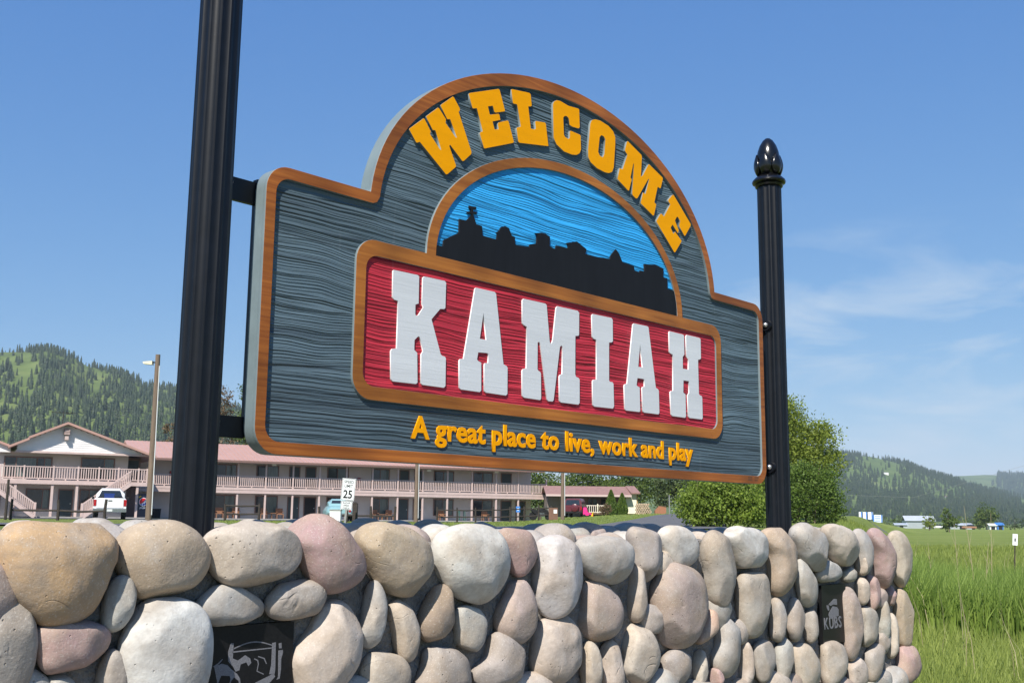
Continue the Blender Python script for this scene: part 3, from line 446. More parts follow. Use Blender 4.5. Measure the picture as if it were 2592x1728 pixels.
(4.047,-0.768,0.049,6,[(-0.092,0.037),(-0.015,0.089),(0.078,0.084),(0.109,0.018),(0.062,-0.048),(-0.03,-0.105),(-0.076,-0.096)]),
(4.115,-0.889,0.042,2,[(-0.171,0.004),(-0.053,0.033),(0.085,0.061),(0.144,0.014),(0.144,-0.034),(-0.151,-0.043)]),
(4.468,-0.825,0.057,3,[(-0.07,0.101),(0.055,0.101),(0.117,0.051),(0.126,-0.028),(0.055,-0.087),(-0.07,-0.097),(-0.141,-0.067),(-0.087,0.032)])]
# ------------------------------------------------------------------ shared materials
M_CEDAR = mat_cedar('cedar_frame', (.19, .048, .008), (.42, .138, .024))
M_CEDAR2 = mat_cedar('cedar_inner_frame', (.24, .070, .010), (.46, .170, .028))
M_SLATE = mat_grain('slate_grain', (.085, .127, .152), .0076, 3.)
M_RED = mat_grain('red_grain', (.46, .026, .045), .0062, 11.)
M_BLUE = mat_grain('blue_grain', (.030, .34, .72), .0062, 23.)
M_EDGE = mat('edge_paint', (.155, .200, .215), .55, var=.10, scale=9, bump=.25, bscale=60, dist=.002)
M_YEL = mat('yellow_paint', (.88, .355, .002), .65, var=.05, scale=5, bump=.25, bscale=70, dist=.0015, stretch=(.3, 1, 4), spec=.06)
M_WHITE = mat('white_paint', (.635, .65, .66), .55, var=.06, scale=5, bump=.42, bscale=45, dist=.0016, stretch=(.12, 1, 3))
M_BLACK = mat('silhouette_paint', (.013, .0145, .018), .7, var=.15, scale=8, bump=.3, bscale=50, dist=.001, stretch=(2, 1, .3), spec=.12)
M_IRON = mat('black_iron', (.0045, .0055, .0085), .40, var=.3, scale=14, bump=.12, bscale=90, dist=.001, spec=.30)
M_IRONG = mat('black_iron_gloss', (.005, .005, .006), .22, var=.3, scale=14, spec=.55)
M_BOLT = mat('zinc', (.62, .60, .56), .3, .9, var=.2, scale=60)
M_STONE = mat_stone('river_stone')
M_MORTAR = mat('mortar', (.215, .20, .185), .95, var=.30, scale=16, bump=1., bscale=60, dist=.022, spec=.1)
M_GRANITE = mat('black_granite', (.010, .010, .011), .35, var=.3, scale=120, spec=.22)
M_ENGRAVE = mat('engraving', (.16, .16, .172), .9, var=.3, scale=260)

# ------------------------------------------------------------------ sign (local x along the sign, y away from the viewer, z up; z = 0 at eye height)
SX, SY, SROT = -0.83208, 3.5, R(90 - 43.09)
sign = empty('welcome_sign', (SX, SY, EYE), SROT)
tag(sign, 'carved cedar town welcome sign with arched top hung between two black posts', 'sign')

def arch_outline(u0, u1, v0, v1, r, cu, cv, a, b, notch=0.):
    P = [(u0 + r - r * math.cos(R(90 * i / 8)), v0 + r - r * math.sin(R(90 * i / 8))) for i in range(9)]
    P += [(u1 - r + r * math.sin(R(90 * i / 8)), v0 + r - r * math.cos(R(90 * i / 8))) for i in range(9)]
    P += [(u1 - r + r * math.cos(R(90 * i / 8)), v1 - r + r * math.sin(R(90 * i / 8))) for i in range(9)]
    t0 = math.asin((v1 - cv) / b)
    ex = lambda t: (cu + a * math.cos(t), cv + b * math.sin(t))
    e0 = ex(t0); k = 56
    if notch:
        P += [(e0[0] + notch, v1), (e0[0] + notch * .35, v1 + notch * .25)]
        t0b = math.asin((v1 + notch - cv) / b)
    else:
        P += [e0]; t0b = t0 + .02
    P += [ex(t0b + (math.pi - 2 * t0b) * i / k) for i in range(k + 1)]
    e1 = ex(math.pi - t0)
    P += [(e1[0] - notch * .35, v1 + notch * .25), (e1[0] - notch, v1)] if notch else [e1]
    P += [(u0 + r - r * math.sin(R(90 * i / 8)), v1 - r + r * math.cos(R(90 * i / 8))) for i in range(9)]
    return P
OUT = arch_outline(0, 3.247, .205, 1.186, .088, 1.607, 1.134, 1.160, .804)
INN = arch_outline(.039, 3.207, .246, 1.146, .056, 1.607, 1.126, 1.117, .757, .03)
def two_tone(o, side_mat):
    me = o.data; me.materials.append(side_mat)
    for p in me.polygons:
        if abs(p.normal.y) < .6: p.material_index = 1
    return o
flat_part('board', [OUT], -.066, -.0168, M_EDGE, sign)
flat_part('field', [[(u, v) for u, v in arch_outline(.02, 3.227, .226, 1.166, .07, 1.607, 1.13, 1.138, .78)]], -.0165, -.0120, M_SLATE, sign)
two_tone(flat_part('outer_frame', [OUT, INN], -.0170, 0., M_CEDAR, sign, .0010), M_EDGE)
# inner frame: rounded rectangle with a half-round lunette above it
ell = lambda a, b, cu, cv, t: (cu + a * math.cos(t), cv + b * math.sin(t))
t1 = math.asin((1.008 - 1.012) / .548)
def lunette_outer():
    base = rrect(.394, 2.818, .420, 1.008, .085)
    # rrect order: right-top corner, left-top, left-bottom, right-bottom
    rt_, lt_, lb_, rb_ = base[:9], base[9:18], base[18:27], base[27:]
    arc = [ell(.866, .560, 1.600, 1.012, t) for t in [math.pi * i / 48 for i in range(49)]]
    return rt_ + [(2.466, 1.008)] + arc[1:-1] + [(.734, 1.008)] + lt_ + lb_ + rb_
RED_IN = rrect(.440, 2.771, .468, .951, .052)
BLUE_IN = [ell(.820, .524, 1.602, 1.008, math.pi * i / 48) for i in range(49)]
two_tone(flat_part('inner_frame', [lunette_outer(), RED_IN, BLUE_IN], -.0175, -.001, M_CEDAR2, sign, .0010), M_EDGE)
flat_part('red_panel', [rrect(.43, 2.782, .458, .961, .05)], -.020, -.0095, M_RED, sign)
flat_part('blue_panel', [[ell(.832, .536, 1.602, 1.0, math.pi * i / 48) for i in range(49)]], -.020, -.0095, M_BLUE, sign)
flat_part('skyline_silhouette', [SKYLINE], -.017, -.0030, M_BLACK, sign)
for ch, lp in KAMIAH: flat_part('white_letter', lp, -.017, -.0040, M_WHITE, sign, .0005)
for ch, lp in WELCOME: two_tone(flat_part('yellow_letter', lp, -.018, -.0010, M_YEL, sign, .0006), M_EDGE)
# slogan: one raised letter at a time
SLOGAN = 'A great place to live, work and play'
full = text_mesh(SLOGAN, .1, .01, 0); aa = np.array([v.co[:] for v in full.vertices]); fx0, fx1 = aa[:, 0].min(), aa[:, 0].max(); capz = None
bpy.data.meshes.remove(full)
kx = (2.546 - .687) / (fx1 - fx0)
def prefix_width(s):
    if not s: return 0.
    me = text_mesh(s + '|', .1, .01, 0); x = max(v.co.x for v in me.vertices); bpy.data.meshes.remove(me)
    me = text_mesh('|', .1, .01, 0); x0 = max(v.co.x for v in me.vertices); bpy.data.meshes.remove(me)
    return x - x0
me = text_mesh('A', .1, .01, 0); capz = max(v.co.z for v in me.vertices); bpy.data.meshes.remove(me)
kz = .0800 / capz
for i, ch in enumerate(SLOGAN):
    if ch == ' ': continue
    me = text_mesh(ch, .1, .007, -.0105, bold=.0027)
    mesh_shift(me, .689 + (prefix_width(SLOGAN[:i]) - fx0) * kx, .2985, kx * .96, kz)
    me.materials.append(M_YEL); link('slogan_letter', me, sign)
# faint maker's stamp pressed into the lower right of the frame
mk = MB()
for j, zz in enumerate((.233, .220)):
    for i in range(9 if j else 10):
        if i in (4, 5): continue
        x = 3.055 + i * .011; mk.box(x, x + .0075, -.0004, .001, zz, zz + .008)
tag(mk.build('maker_stamp', mat('stamp', (.10, .045, .02), .7, var=0), sign), kind='stuff')
# black steel behind the board and the arms that reach the posts
mb = MB(); mb.box(.006, .05, .0665, .092, .26, 1.14).box(3.197, 3.241, .0665, .092, .26, 1.14)
for z in (.29, 1.088): mb.box(.05, 3.197, .0665, .090, z - .03, z + .03)
mb.build('back_frame', M_IRON, sign)
for z0, z1 in ((1.049, 1.128), (.255, .326)):
    MB().box(-.115, .006, .070, .086, z0, z1).build('bracket_arm', M_IRON, sign)
    MB().box(3.241, 3.385, .070, .086, z0, z1).build('bracket_arm', M_IRON, sign)
    for x in (-.095,):
        b = MB().lathe([(.0001, 0), (.012, 0), (.012, .006), (.009, .0095), (.0045, .0125), (.0001, .013)], 14).build('bolt', M_BOLT, sign, True)
        b.rotation_euler = (0, R(90 if x < 0 else -90), 0); b.location = (-.1105 if x < 0 else 3.3725, .053, (z0 + z1) / 2 + .012)
for z in (1.10, .302):        # round bosses where the right-hand arms meet the post
    MB().tube([(3.405, .053, z), (3.372, .053, z)], [.036, .030], 18).build('boss', M_IRON, sign, True)
    b = MB().lathe([(.0001, 0), (.015, 0), (.015, .007), (.011, .012), (.005, .0155), (.0001, .016)], 14).build('bolt', M_BOLT, sign, True)
    b.rotation_euler = (0, R(-90), 0); b.location = (3.3722, .053, z + .002)

# ------------------------------------------------------------------ posts
def fluted_post(u, label):
    p = empty('sign_post', (0, 0, 0)); p.location = sign_pt(u, -.05, -.30); p.rotation_euler = (0, 0, SROT)
    tag(p, label, 'post', 'fluted black posts carrying the sign')
    z1 = 1.93 + .30; nf = 12; k = 10; vs = []; n = nf * k
    for z in (0, z1):
        for i in range(n):
            t = 2 * math.pi * i / n; f = (i % k) / k
            r = .0690 - .0050 * (max(0., math.sin(math.pi * min(1, max(0, (f - .12) / .76)))) ** .7)
            vs.append((r * math.cos(t), r * math.sin(t), z))
    m = MB(); m.add(vs, [(i, (i + 1) % n, n + (i + 1) % n, n + i) for i in range(n)] + [tuple(range(n - 1, -1, -1)), tuple(range(n, 2 * n))])
    m.build('shaft', M_IRON, p)
    c = [(.070, 0), (.078, .004), (.082, .014), (.080, .020), (.094, .026), (.097, .034), (.094, .043), (.078, .060), (.062, .070), (.058, .078)]
    MB().lathe(c, 32, (0, 0, z1 - .006)).build('collar', M_IRONG, p, True)
    a = [(.050, .066), (.058, .078), (.060, .10), (.064, .15), (.066, .18), (.060, .215), (.048, .25), (.030, .28), (.014, .294), (.0005, .298)]
    MB().lathe(a, 32, (0, 0, z1)).build('acorn', M_IRONG, p, True)
    # leaves that cup the acorn
    for q in range(6):
        m = MB(); vs = []; nu, nv = 6, 8
        for j in range(nv + 1):
            tz = j / nv; half = R(33) * (math.sin(math.pi * min(1, .12 + tz * .62)) ** .6) * (1 - tz ** 3.2 * .72)
            for i in range(nu + 1):
                s = (i / nu * 2 - 1); th = R(60 * q + 14) + s * half
                r = .058 + .027 * math.sin(math.pi * min(1., tz * .92 + .10)) ** .8 - .006 * s * s + (.012 * tz ** 4)
                vs.append((r * math.cos(th), r * math.sin(th), z1 + .068 + .128 * tz - .012 * s * s * tz))
        fs = [(j * (nu + 1) + i, j * (nu + 1) + i + 1, (j + 1) * (nu + 1) + i + 1, (j + 1) * (nu + 1) + i) for j in range(nv) for i in range(nu)]
        m.add(vs, fs); o = m.build('acorn_leaf', M_IRONG, p, True)
        sd = o.modifiers.new('t', 'SOLIDIFY'); sd.thickness = .007; sd.offset = -1
    return p
def sign_pt(u, n, v):
    ca, sa = math.cos(SROT), math.sin(SROT); y = -n
    return (SX + u * ca - y * sa, SY + u * sa + y * ca, EYE + v)
fluted_post(-.180, 'near fluted black iron post left of the welcome sign')
fluted_post(3.452, 'far fluted black iron post with acorn finial right of the welcome sign')

# ------------------------------------------------------------------ river-stone wall
wall = empty('stone_wall', sign_pt(1.7, -.1, -EYE), SROT); tag(wall, 'low wall of rounded river stones set in mortar beneath the sign', 'wall')
WX = 1.7; WY = .1                       # wall local origin in sign-local x,y ; z from ground
def wl(u, n, v): return (u - WX, -n - WY, v + EYE)
UL, UR = -1.35, 4.52
# mortar core with a lumpy skin
def mortar():
    nu, nv = 150, 44; P = []; Fc = []
    def grid(fn, nu, nv):
        o = len(P)
        for j in range(nv + 1):
            for i in range(nu + 1):
                p = Vector(fn(i / nu, j / nv)); P.append(p)
        Fc.extend([(o + j * (nu + 1) + i, o + j * (nu + 1) + i + 1, o + (j + 1) * (nu + 1) + i + 1, o + (j + 1) * (nu + 1) + i) for j in range(nv) for i in range(nu)])
    top = -.085
    def lump(u, v): return .016 * mnoise.noise(Vector((u * 9, v * 9, 1.3))) + .008 * mnoise.noise(Vector((u * 30, v * 30, 4.3)))
    grid(lambda a, b: wl(UL + (UR - UL) * a, .174 + lump(a * 5.9, b * 1.3), -EYE - .1 + (EYE + .1 + top) * b), 260, 60)
    grid(lambda a, b: wl(UL + (UR - UL) * a, .174 - .596 * b + (lump(a * 5.9, 1.3) if b == 0 else 0), top + lump(a * 5.9, b * .6 + 3) * (0 if b in (0, 1) else 1)), 260, 24)
    grid(lambda a, b: wl(UL + (UR - UL) * a, -.422, top - (EYE + .1 + top) * b), 40, 10)
    grid(lambda a, b: wl(UR, .178 - .60 * a, -EYE - .1 + (EYE + .1 + top) * b), 20, 20)
    grid(lambda a, b: wl(UL, -.422 + .60 * a, -EYE - .1 + (EYE + .1 + top) * b), 20, 20)
    me = bpy.data.meshes.new('mortar'); me.from_pydata([p[:] for p in P], [], Fc); me.update(); me.materials.append(M_MORTAR)
    me.polygons.foreach_set('use_smooth', [True] * len(me.polygons)); return link('mortar', me, wall)
mortar()
SC = [(.49, .385, .28), (.55, .475, .40), (.44, .425, .395), (.44, .290, .275), (.64, .625, .585), (.32, .245, .185), (.41, .370, .33), (.54, .36, .28), (.42, .330, .295), (.70, .675, .66), (.58, .50, .415), (.55, .365, .20)]
def ico(sub):
    bm = bmesh.new(); bmesh.ops.create_icosphere(bm, subdivisions=sub, radius=1.); bm.verts.ensure_lookup_table()
    V = np.array([v.co[:] for v in bm.verts]); Fc = np.array([[v.index for v in f.verts] for f in bm.faces]); bm.free(); return V, Fc
ICO = {s: ico(s) for s in (3, 4, 5)}
def radial(poly, n=72):
    P = np.array(poly, float); r = np.zeros(n)
    for k in range(n):
        t = 2 * math.pi * k / n; d = np.array([math.cos(t), math.sin(t)]); best = 0
        for i in range(len(P)):
            a, b = P[i], P[(i + 1) % len(P)]; e = b - a; den = d[0] * e[1] - d[1] * e[0]
            if abs(den) < 1e-9: continue
            s = (a[0] * e[1] - a[1] * e[0]) / den; q = (a[0] * d[1] - a[1] * d[0]) / den
            if s > 0 and -1e-6 <= q <= 1 + 1e-6: best = max(best, s)
        r[k] = best
    if r.max() <= 0: r[:] = .05
    r[r <= 0] = r[r > 0].mean()
    kx_ = np.arange(-6, 7); g = np.exp(-(kx_ / 2.6) ** 2); g /= g.sum()
    return sum(w_ * np.roll(r, s_) for w_, s_ in zip(g, kx_))
RS = random.Random(4)
def stone(u, v, n, poly, depth, ci, sub=4, tilt=None, seed=0, q=.80):
    V, Fc = ICO[sub]; r = radial(poly) * (1.11 if v < -.22 else 1.07); th = np.arctan2(V[:, 1], V[:, 0]) % (2 * math.pi)
    rr = np.interp(th, np.arange(73) * 2 * math.pi / 72, np.append(r, r[0]))
    rad = np.sqrt(V[:, 0] ** 2 + V[:, 1] ** 2)
    k = rad ** q * rr; x = k * np.cos(th); y = k * np.sin(th); z = depth * np.sign(V[:, 2]) * np.abs(V[:, 2]) ** .9
    A = np.stack([x, y, z], 1); sz = float(np.mean(r))
    ofs = Vector((seed * 3.7, seed * 1.9, seed * .7)); D = np.empty(len(A))
    for i, p in enumerate(A / sz):
        pv = Vector(p)
        D[i] = .060 * mnoise.noise(pv * 1.15 + ofs) + .022 * mnoise.noise(pv * 2.4 + ofs * 2) - .060 * max(0., mnoise.noise(pv * 1.6 + ofs * 3) - .28) + .004 * mnoise.noise(pv * 9 + ofs)
    nrm = A / (np.array([sz, sz, max(depth, .03)]) ** 2); nrm /= np.linalg.norm(nrm, axis=1, keepdims=True) + 1e-9
    A = A + nrm * (D * sz)[:, None]
    rl = random.Random(seed * 13 + 5); ext = np.array([np.abs(A[:, 0]).max(), np.abs(A[:, 1]).max(), np.abs(A[:, 2]).max()])
    for _ in range(rl.choice((3, 4, 5))):            # worn flats
        d = Vector((rl.gauss(0, 1), rl.gauss(0, 1), abs(rl.gauss(0, 1.2)))).normalized(); dn = np.array(d[:]) / ext; dn /= np.linalg.norm(dn)
        pr = A @ dn; lim = pr.max() * rl.uniform(.80, .93); ov = np.maximum(pr - lim, 0); A = A - dn[None, :] * (ov * .80)[:, None]
    W = np.stack([A[:, 0], -A[:, 2], A[:, 1]], 1)
    o = npmesh('stone', W, Fc, M_STONE, wall, True)
    o.location = wl(u, n, v)
    if tilt: o.rotation_euler = tilt
    c = [q * .90 for q in SC[ci]]; j = RS.uniform(-.07, .07); o.color = (c[0] * (1 + j), c[1] * (1 + j + RS.uniform(-.02, .02)), c[2] * (1 + j + RS.uniform(-.03, .03)), 1)
    return o
placed = []
for i, (u, v, d, ci, poly) in enumerate(STONES):
    big = max(abs(p[0]) for p in poly) + max(abs(p[1]) for p in poly)
    stone(u, v, .20 + RS.uniform(-.008, .008), poly, d, ci, 5 if big > .25 else 4, None, i + 1, .86 if v > -.2 else .82)
    placed.append((u, v, math.sqrt(abs(np.ptp([p[0] for p in poly]) * np.ptp([p[1] for p in poly]))) / 2))
def blob(a, b, k=9, jit=.16):
    return [(a * math.cos(2 * math.pi * i / k) * (1 + RS.uniform(-jit, jit)), b * math.sin(2 * math.pi * i / k) * (1 + RS.uniform(-jit, jit))) for i in range(k)]
PLQ = ((-.266, .040, -.62, -.312), (3.436, 3.716, -.632, -.325))
def clear(u, v, r, f=.86):
    for a, b, c, d in PLQ:
        if a - r * .7 < u < b + r * .7 and c - r * .7 < v < d + r * .7: return False
    return all((u - p[0]) ** 2 + (v - p[1]) ** 2 > ((r + p[2]) * f) ** 2 for p in placed)
extra = 0
for r in (.115, .095, .075, .058, .045):                 # the face goes on left of and below the picture, and smaller stones fill the joints
    for _ in range(900):
        u = RS.uniform(UL + r * .8, UR - r * .6); v = RS.uniform(-EYE + r * .6, -.06 - r)
        if u > -.75 and r < .07 and v > -.9 and RS.random() > .25: continue
        if extra < 100 and clear(u, v, r, .84 if r > .06 else .80):
            stone(u, v, .19, blob(r * RS.uniform(.95, 1.25), r * RS.uniform(.85, 1.1)), r * .62, RS.choice((2, 6, 6, 8, 2, 1)), 4, None, 200 + extra); placed.append((u, v, r)); extra += 1
# rows of stones across the top, behind the front row
for row, (n, lift) in enumerate(((.03, -.004), (-.15, .004), (-.335, .010))):
    u = UL + .08
    while u < UR - .05:
        a = RS.uniform(.065, .115); b = RS.uniform(.055, .078)
        near_post = min(abs(u + a - q) for q in (-.18, 3.452)) < a + .085 and abs(n + .05) < .16
        if not near_post:
            top = -.022 + lift + RS.uniform(-.014, .010) - (.030 if u > 1.5 and row == 0 else 0) - (.018 if u > 2.6 else 0)
            stone(u + a, top - b, n + RS.uniform(-.02, .02), blob(a, b, 9, .10), .085, RS.choice((2, 4, 6, 1, 8, 2)), 4, None, 400 + row * 60 + int(u * 10))
        u += 2 * a * .93
# the far end of the wall is faced too
for k, (n, v) in enumerate([(n, v) for v in (-.14, -.34, -.54, -.76, -.98, -1.18) for n in (.06, -.12, -.32)]):
    o = stone(UR, v + RS.uniform(-.03, .03), n, blob(RS.uniform(.075, .10), RS.uniform(.07, .10)), .06, RS.choice((1, 2, 6, 3, 0)), 3, (0, 0, R(90)), 700 + k)

# memorial plaques let into the wall face
def plaque(u0, u1, v0, v1, n, label):
    o = MB().box(u0, u1, -n, -n + .03, v0, v1).build('plaque', M_GRANITE, wall); o.location = wl(0, 0, 0); o['label'] = label; return o
p1 = plaque(*PLQ[0], .204, 'black granite plaque engraved with a fenced animal scene')
zq = lambda P: [(round(-.266 + (x - 180) / 1950 * .306, 4), round(-.312 - (y - 170) / 1950 * .306 * .93, 4)) for x, y in P]
def engr(loop): 
    o = flat_part('engraving', [zq(loop)], .2025, .2046, M_ENGRAVE, p1); return o
engr([(400, 920), (560, 880), (680, 920), (760, 1000), (900, 1110), (960, 1200), (990, 1350), (960, 1355), (930, 1240), (830, 1165), (770, 1240), (740, 1350), (725, 1340), (760, 1190), (740, 1130), (560, 1105), (500, 1250), (485, 1240)])
engr([(380, 915), (470, 870), (560, 790), (575, 800), (500, 880), (400, 935)])
engr([(500, 1280), (620, 1360), (760, 1370), (960, 1375), (1150, 1340), (1330, 1440), (1450, 1470), (1300, 1540), (1150, 1580), (1000, 1570), (850, 1540), (700, 1460), (580, 1390)])
engr([(1790, 730), (1890, 725), (1895, 780), (1860, 900), (1865, 1100), (1845, 1290), (1770, 1310), (1810, 1250), (1800, 1050), (1790, 850)])
engr([(1790, 590), (1850, 580), (1860, 690), (1800, 690)])
engr([(1640, 570), (1720, 560), (1735, 1100), (1720, 1200), (1600, 1180), (1640, 1000)])
engr([(730, 500), (790, 510), (785, 800), (900, 850), (1050, 760), (1160, 830), (1190, 920), (1130, 980), (1080, 900), (960, 930), (940, 1040), (860, 1060), (800, 960), (690, 850), (680, 660)])
arc = [(800 + i * 44, 600 - 95 * math.sin(math.pi * i / 19)) for i in range(20)]
engr(arc + [(x, y + 24) for x, y in arc[::-1]])
engr([(760, 665), (1640, 655), (1640, 678), (760, 690)])
engr([(1260, 840), (1340, 880), (1360, 960), (1335, 1090), (1480, 1160), (1475, 1178), (1315, 1100), (1340, 960), (1320, 895), (1250, 855)])
engr([(1340, 800), (1480, 850), (1540, 970), (1520, 975), (1465, 870), (1335, 820)])
engr([(1500, 1250), (1700, 1180), (1740, 1240), (1600, 1370), (1440, 1450), (1260, 1380), (1300, 1320)])
p2 = plaque(*PLQ[1], .200, 'black granite plaque engraved KUBS')
x = 3.452
for ch in 'KUBS':
    me = text_mesh(ch, .080, .0022, .2005, bold=.0012); a = np.array([v.co[:] for v in me.vertices]); wch = np.ptp(a[:, 0]); mesh_shift(me, x - a[:, 0].min() * .98, -.553, .98, 1.05)
    me.materials.append(M_ENGRAVE); link('engraved_letter', me, p2); x += wch * .98 + .0095
zk = lambda P: [(3.436 + (x - 250) / 510 * .28, -.325 - (y - 130) / 1300 * .307) for x, y in P]
for lp in ([(345, 575), (385, 580), (395, 690), (370, 700), (350, 650)], [(385, 750), (425, 685), (470, 610), (560, 640), (590, 700), (585, 840), (490, 850), (440, 890), (400, 870), (375, 800)], [(385, 560), (500, 450), (560, 460), (560, 590), (480, 570), (420, 600)]):
    flat_part('engraved_bear', [zk(lp)], .1990, .2012, M_ENGRAVE, p2)
# ------------------------------------------------------------------ ground, road, lot
M_MEADOW = mat_ground()
def axis_pts(lims):
    out = []
    for a, b, st in lims: out += list(np.arange(a, b, st))
    return out
xs = axis_pts(((-6000, -1000, 500), (-1000, -200, 100), (-200, -60, 10), (-60, 60, 1.5), (60, 200, 10), (200, 1000, 100), (1000, 6001, 500)))
ys = axis_pts(((-3000, -200, 400), (-200, -20, 20), (-20, 4, 4), (4, 40, 1.2), (40, 130, 2.5), (130, 400, 18), (400, 1200, 100), (1200, 7001, 580)))
V = [(x, y, ground_z(x, y)) for y in ys for x in xs]; nx = len(xs)
Fc = [(j * nx + i, j * nx + i + 1, (j + 1) * nx + i + 1, (j + 1) * nx + i) for j in range(len(ys) - 1) for i in range(nx - 1)]
g = npmesh('ground', V, Fc, M_MEADOW, None, True, 4); tag(g, kind='structure')
M_ASPH = mat('asphalt', (.115, .115, .12), .92, var=.16, scale=1.5, bump=.5, bscale=60, dist=.006, spec=.2)
M_CONC = mat('concrete', (.34, .32, .30), .9, var=.16, scale=2.5, bump=.3, bscale=40, dist=.004)
def ribbon(name, pts, half, lift, material):
    vs = []; P = [Vector((x, y, 0)) for x, y in pts]
    Q = []
    for a, b in zip(P, P[1:]):
        k = max(2, int((b - a).length / 2.)); Q += [a.lerp(b, i / k) for i in range(k)]
    Q.append(P[-1])
    for i, p in enumerate(Q):
        d = (Q[min(i + 1, len(Q) - 1)] - Q[max(i - 1, 0)]).normalized(); s = Vector((d.y, -d.x, 0))
        for t in (-1, -.5, 0, .5, 1):
            q = p + s * half * t; vs.append((q.x, q.y, ground_z(q.x, q.y) + lift))
    fs = [(i * 5 + k, i * 5 + k + 1, (i + 1) * 5 + k + 1, (i + 1) * 5 + k) for i in range(len(Q) - 1) for k in range(4)]
    m = MB(); m.add(vs, fs); return tag(m.build(name, material, None, True), kind='structure')
M_BOUNCE = mat('bounce_sheet_grey', (.20, .185, .165), .9, var=.14, scale=3., bump=.4, bscale=50, dist=.004)
ribbon('bounce_sheet', [(-6.5, -3.4), (-1.2, 1.3), (5.6, 4.6)], 1.9, .012, M_BOUNCE)  # added out of view so grey bounce replaces grass green on the stones
ribbon('road', [(-60, 19), (-20, 24.5), (-6, 27), (1, 31), (5, 40), (8.8, 60), (13.5, 80), (20, 100), (30, 118), (42, 128)], 2.9, .035, M_ASPH)

# motel frame: local x along the long wing, y away from the viewer, z up from the lot
MX, MY, MROT, MZ = -24.584, 98.0, R(90 - 63.66), 1.10
def mot(x, y, z=0.):
    ca, sa = math.cos(MROT), math.sin(MROT); return (MX + x * ca - y * sa, MY + x * sa + y * ca, MZ + z)
lot = MB()
def quad_sheet(corners, nseg, lift):
    vs = []; a, b, c, d = [Vector((*q, 0)) for q in corners]
    for j in range(nseg + 1):
        for i in range(nseg + 1):
            p = a.lerp(b, i / nseg).lerp(d.lerp(c, i / nseg), j / nseg); w_ = mot(p.x, p.y); vs.append((w_[0], w_[1], ground_z(w_[0], w_[1]) + lift))
    return vs, [(j * (nseg + 1) + i, j * (nseg + 1) + i + 1, (j + 1) * (nseg + 1) + i + 1, (j + 1) * (nseg + 1) + i) for j in range(nseg) for i in range(nseg)]
vs, fs = quad_sheet([(-44, -34), (26, -13), (29, .2), (-44, .2)], 20, .030); lot.add(vs, fs)
tag(lot.build('parking_lot', M_ASPH, None, True), kind='structure')

# ------------------------------------------------------------------ hills
def mat_hill(name, ca, cb, cc):
    m, t, b = _nodes(name); n = t.nodes; l = t.links
    tcn = n.new('ShaderNodeTexCoord'); mpn = n.new('ShaderNodeMapping'); mpn.inputs['Scale'].default_value = (1, .7, 1); l.new(tcn.outputs['Object'], mpn.inputs['Vector'])
    a = n.new('ShaderNodeTexNoise'); a.inputs['Scale'].default_value = .012; a.inputs['Detail'].default_value = 8; a.inputs['Roughness'].default_value = .65; l.new(mpn.outputs['Vector'], a.inputs['Vector'])
    rp = n.new('ShaderNodeValToRGB'); e = rp.color_ramp.elements; e[0].position = .34; e[0].color = (*ca, 1); e[1].position = .70; e[1].color = (*cc, 1); x = e.new(.52); x.color = (*cb, 1)
    l.new(a.outputs['Fac'], rp.inputs['Fac']); l.new(rp.outputs['Color'], b.inputs['Base Color']); setin(b, 'Roughness', .95); setin(b, 'Specular IOR Level', .05)
    return m
M_HILL = mat_hill('hill_grass', (.075, .105, .032), (.120, .160, .046), (.175, .200, .072))
M_HILL2 = mat_hill('far_hill_grass', (.065, .100, .034), (.110, .155, .048), (.170, .195, .082))
def hill(name, ridge, r0, r1, rb, seed, material, na=150, nr=46):
    """ridge: list of (tan azimuth, tan elevation at the crest)."""
    A = [q[0] for q in ridge]; Hh = [q[1] for q in ridge]; a0, a1 = A[0], A[-1]; P = []
    H = {}
    for j in range(nr + 1):
        t = j / nr
        for i in range(na + 1):
            ta = a0 + (a1 - a0) * i / na; crest = np.interp(ta, A, Hh) * r1
            r = r0 + (rb - r0) * t; x, y = ta * r, r
            s = (r - r0) / (r1 - r0)
            prof = ss(0, 1, s) * .55 + min(1., s) * .45 if s <= 1 else 1 - .55 * ss(1, (rb - r0) / (r1 - r0), s)
            nzv = mnoise.fractal(Vector((x * .0022 + seed, y * .0016, seed)), 1.0, 2.1, 5)
            gul = .05 * mnoise.noise(Vector((ta * 34 + seed, r * .0012, 0)))
            z = crest * (prof + (.055 * nzv + gul) * ss(.08, .5, s) * (1 - .75 * ss(.75, 1.0, s)))
            P.append((x, y, z - 1.5))
    Fq = [(j * (na + 1) + i, j * (na + 1) + i + 1, (j + 1) * (na + 1) + i + 1, (j + 1) * (na + 1) + i) for j in range(nr) for i in range(na)]
    o = npmesh(name, P, Fq, material, None, True, 4); tag(o, kind='structure')
    def zat(ta, r):
        fi = min(max((ta - a0) / (a1 - a0) * na, 0), na - 1e-3); fj = min(max((r - r0) / (rb - r0) * nr, 0), nr - 1e-3)
        i, j = int(fi), int(fj); u, v = fi - i, fj - j; q = lambda jj, ii: P[jj * (na + 1) + ii][2]
        return (q(j, i) * (1 - u) + q(j, i + 1) * u) * (1 - v) + (q(j + 1, i) * (1 - u) + q(j + 1, i + 1) * u) * v
    return zat
RL = [(-.80, .120), (-.62, .150), (-.475, .151), (-.440, .150), (-.410, .147), (-.397, .139), (-.378, .135), (-.360, .128), (-.343, .121), (-.332, .1185), (-.310, .116), (-.25, .098), (-.20, .082), (-.14, .064), (-.05, .045), (.10, .030)]
zL = hill('hill_left', RL, 420, 1450, 2100, 3.1, M_HILL)
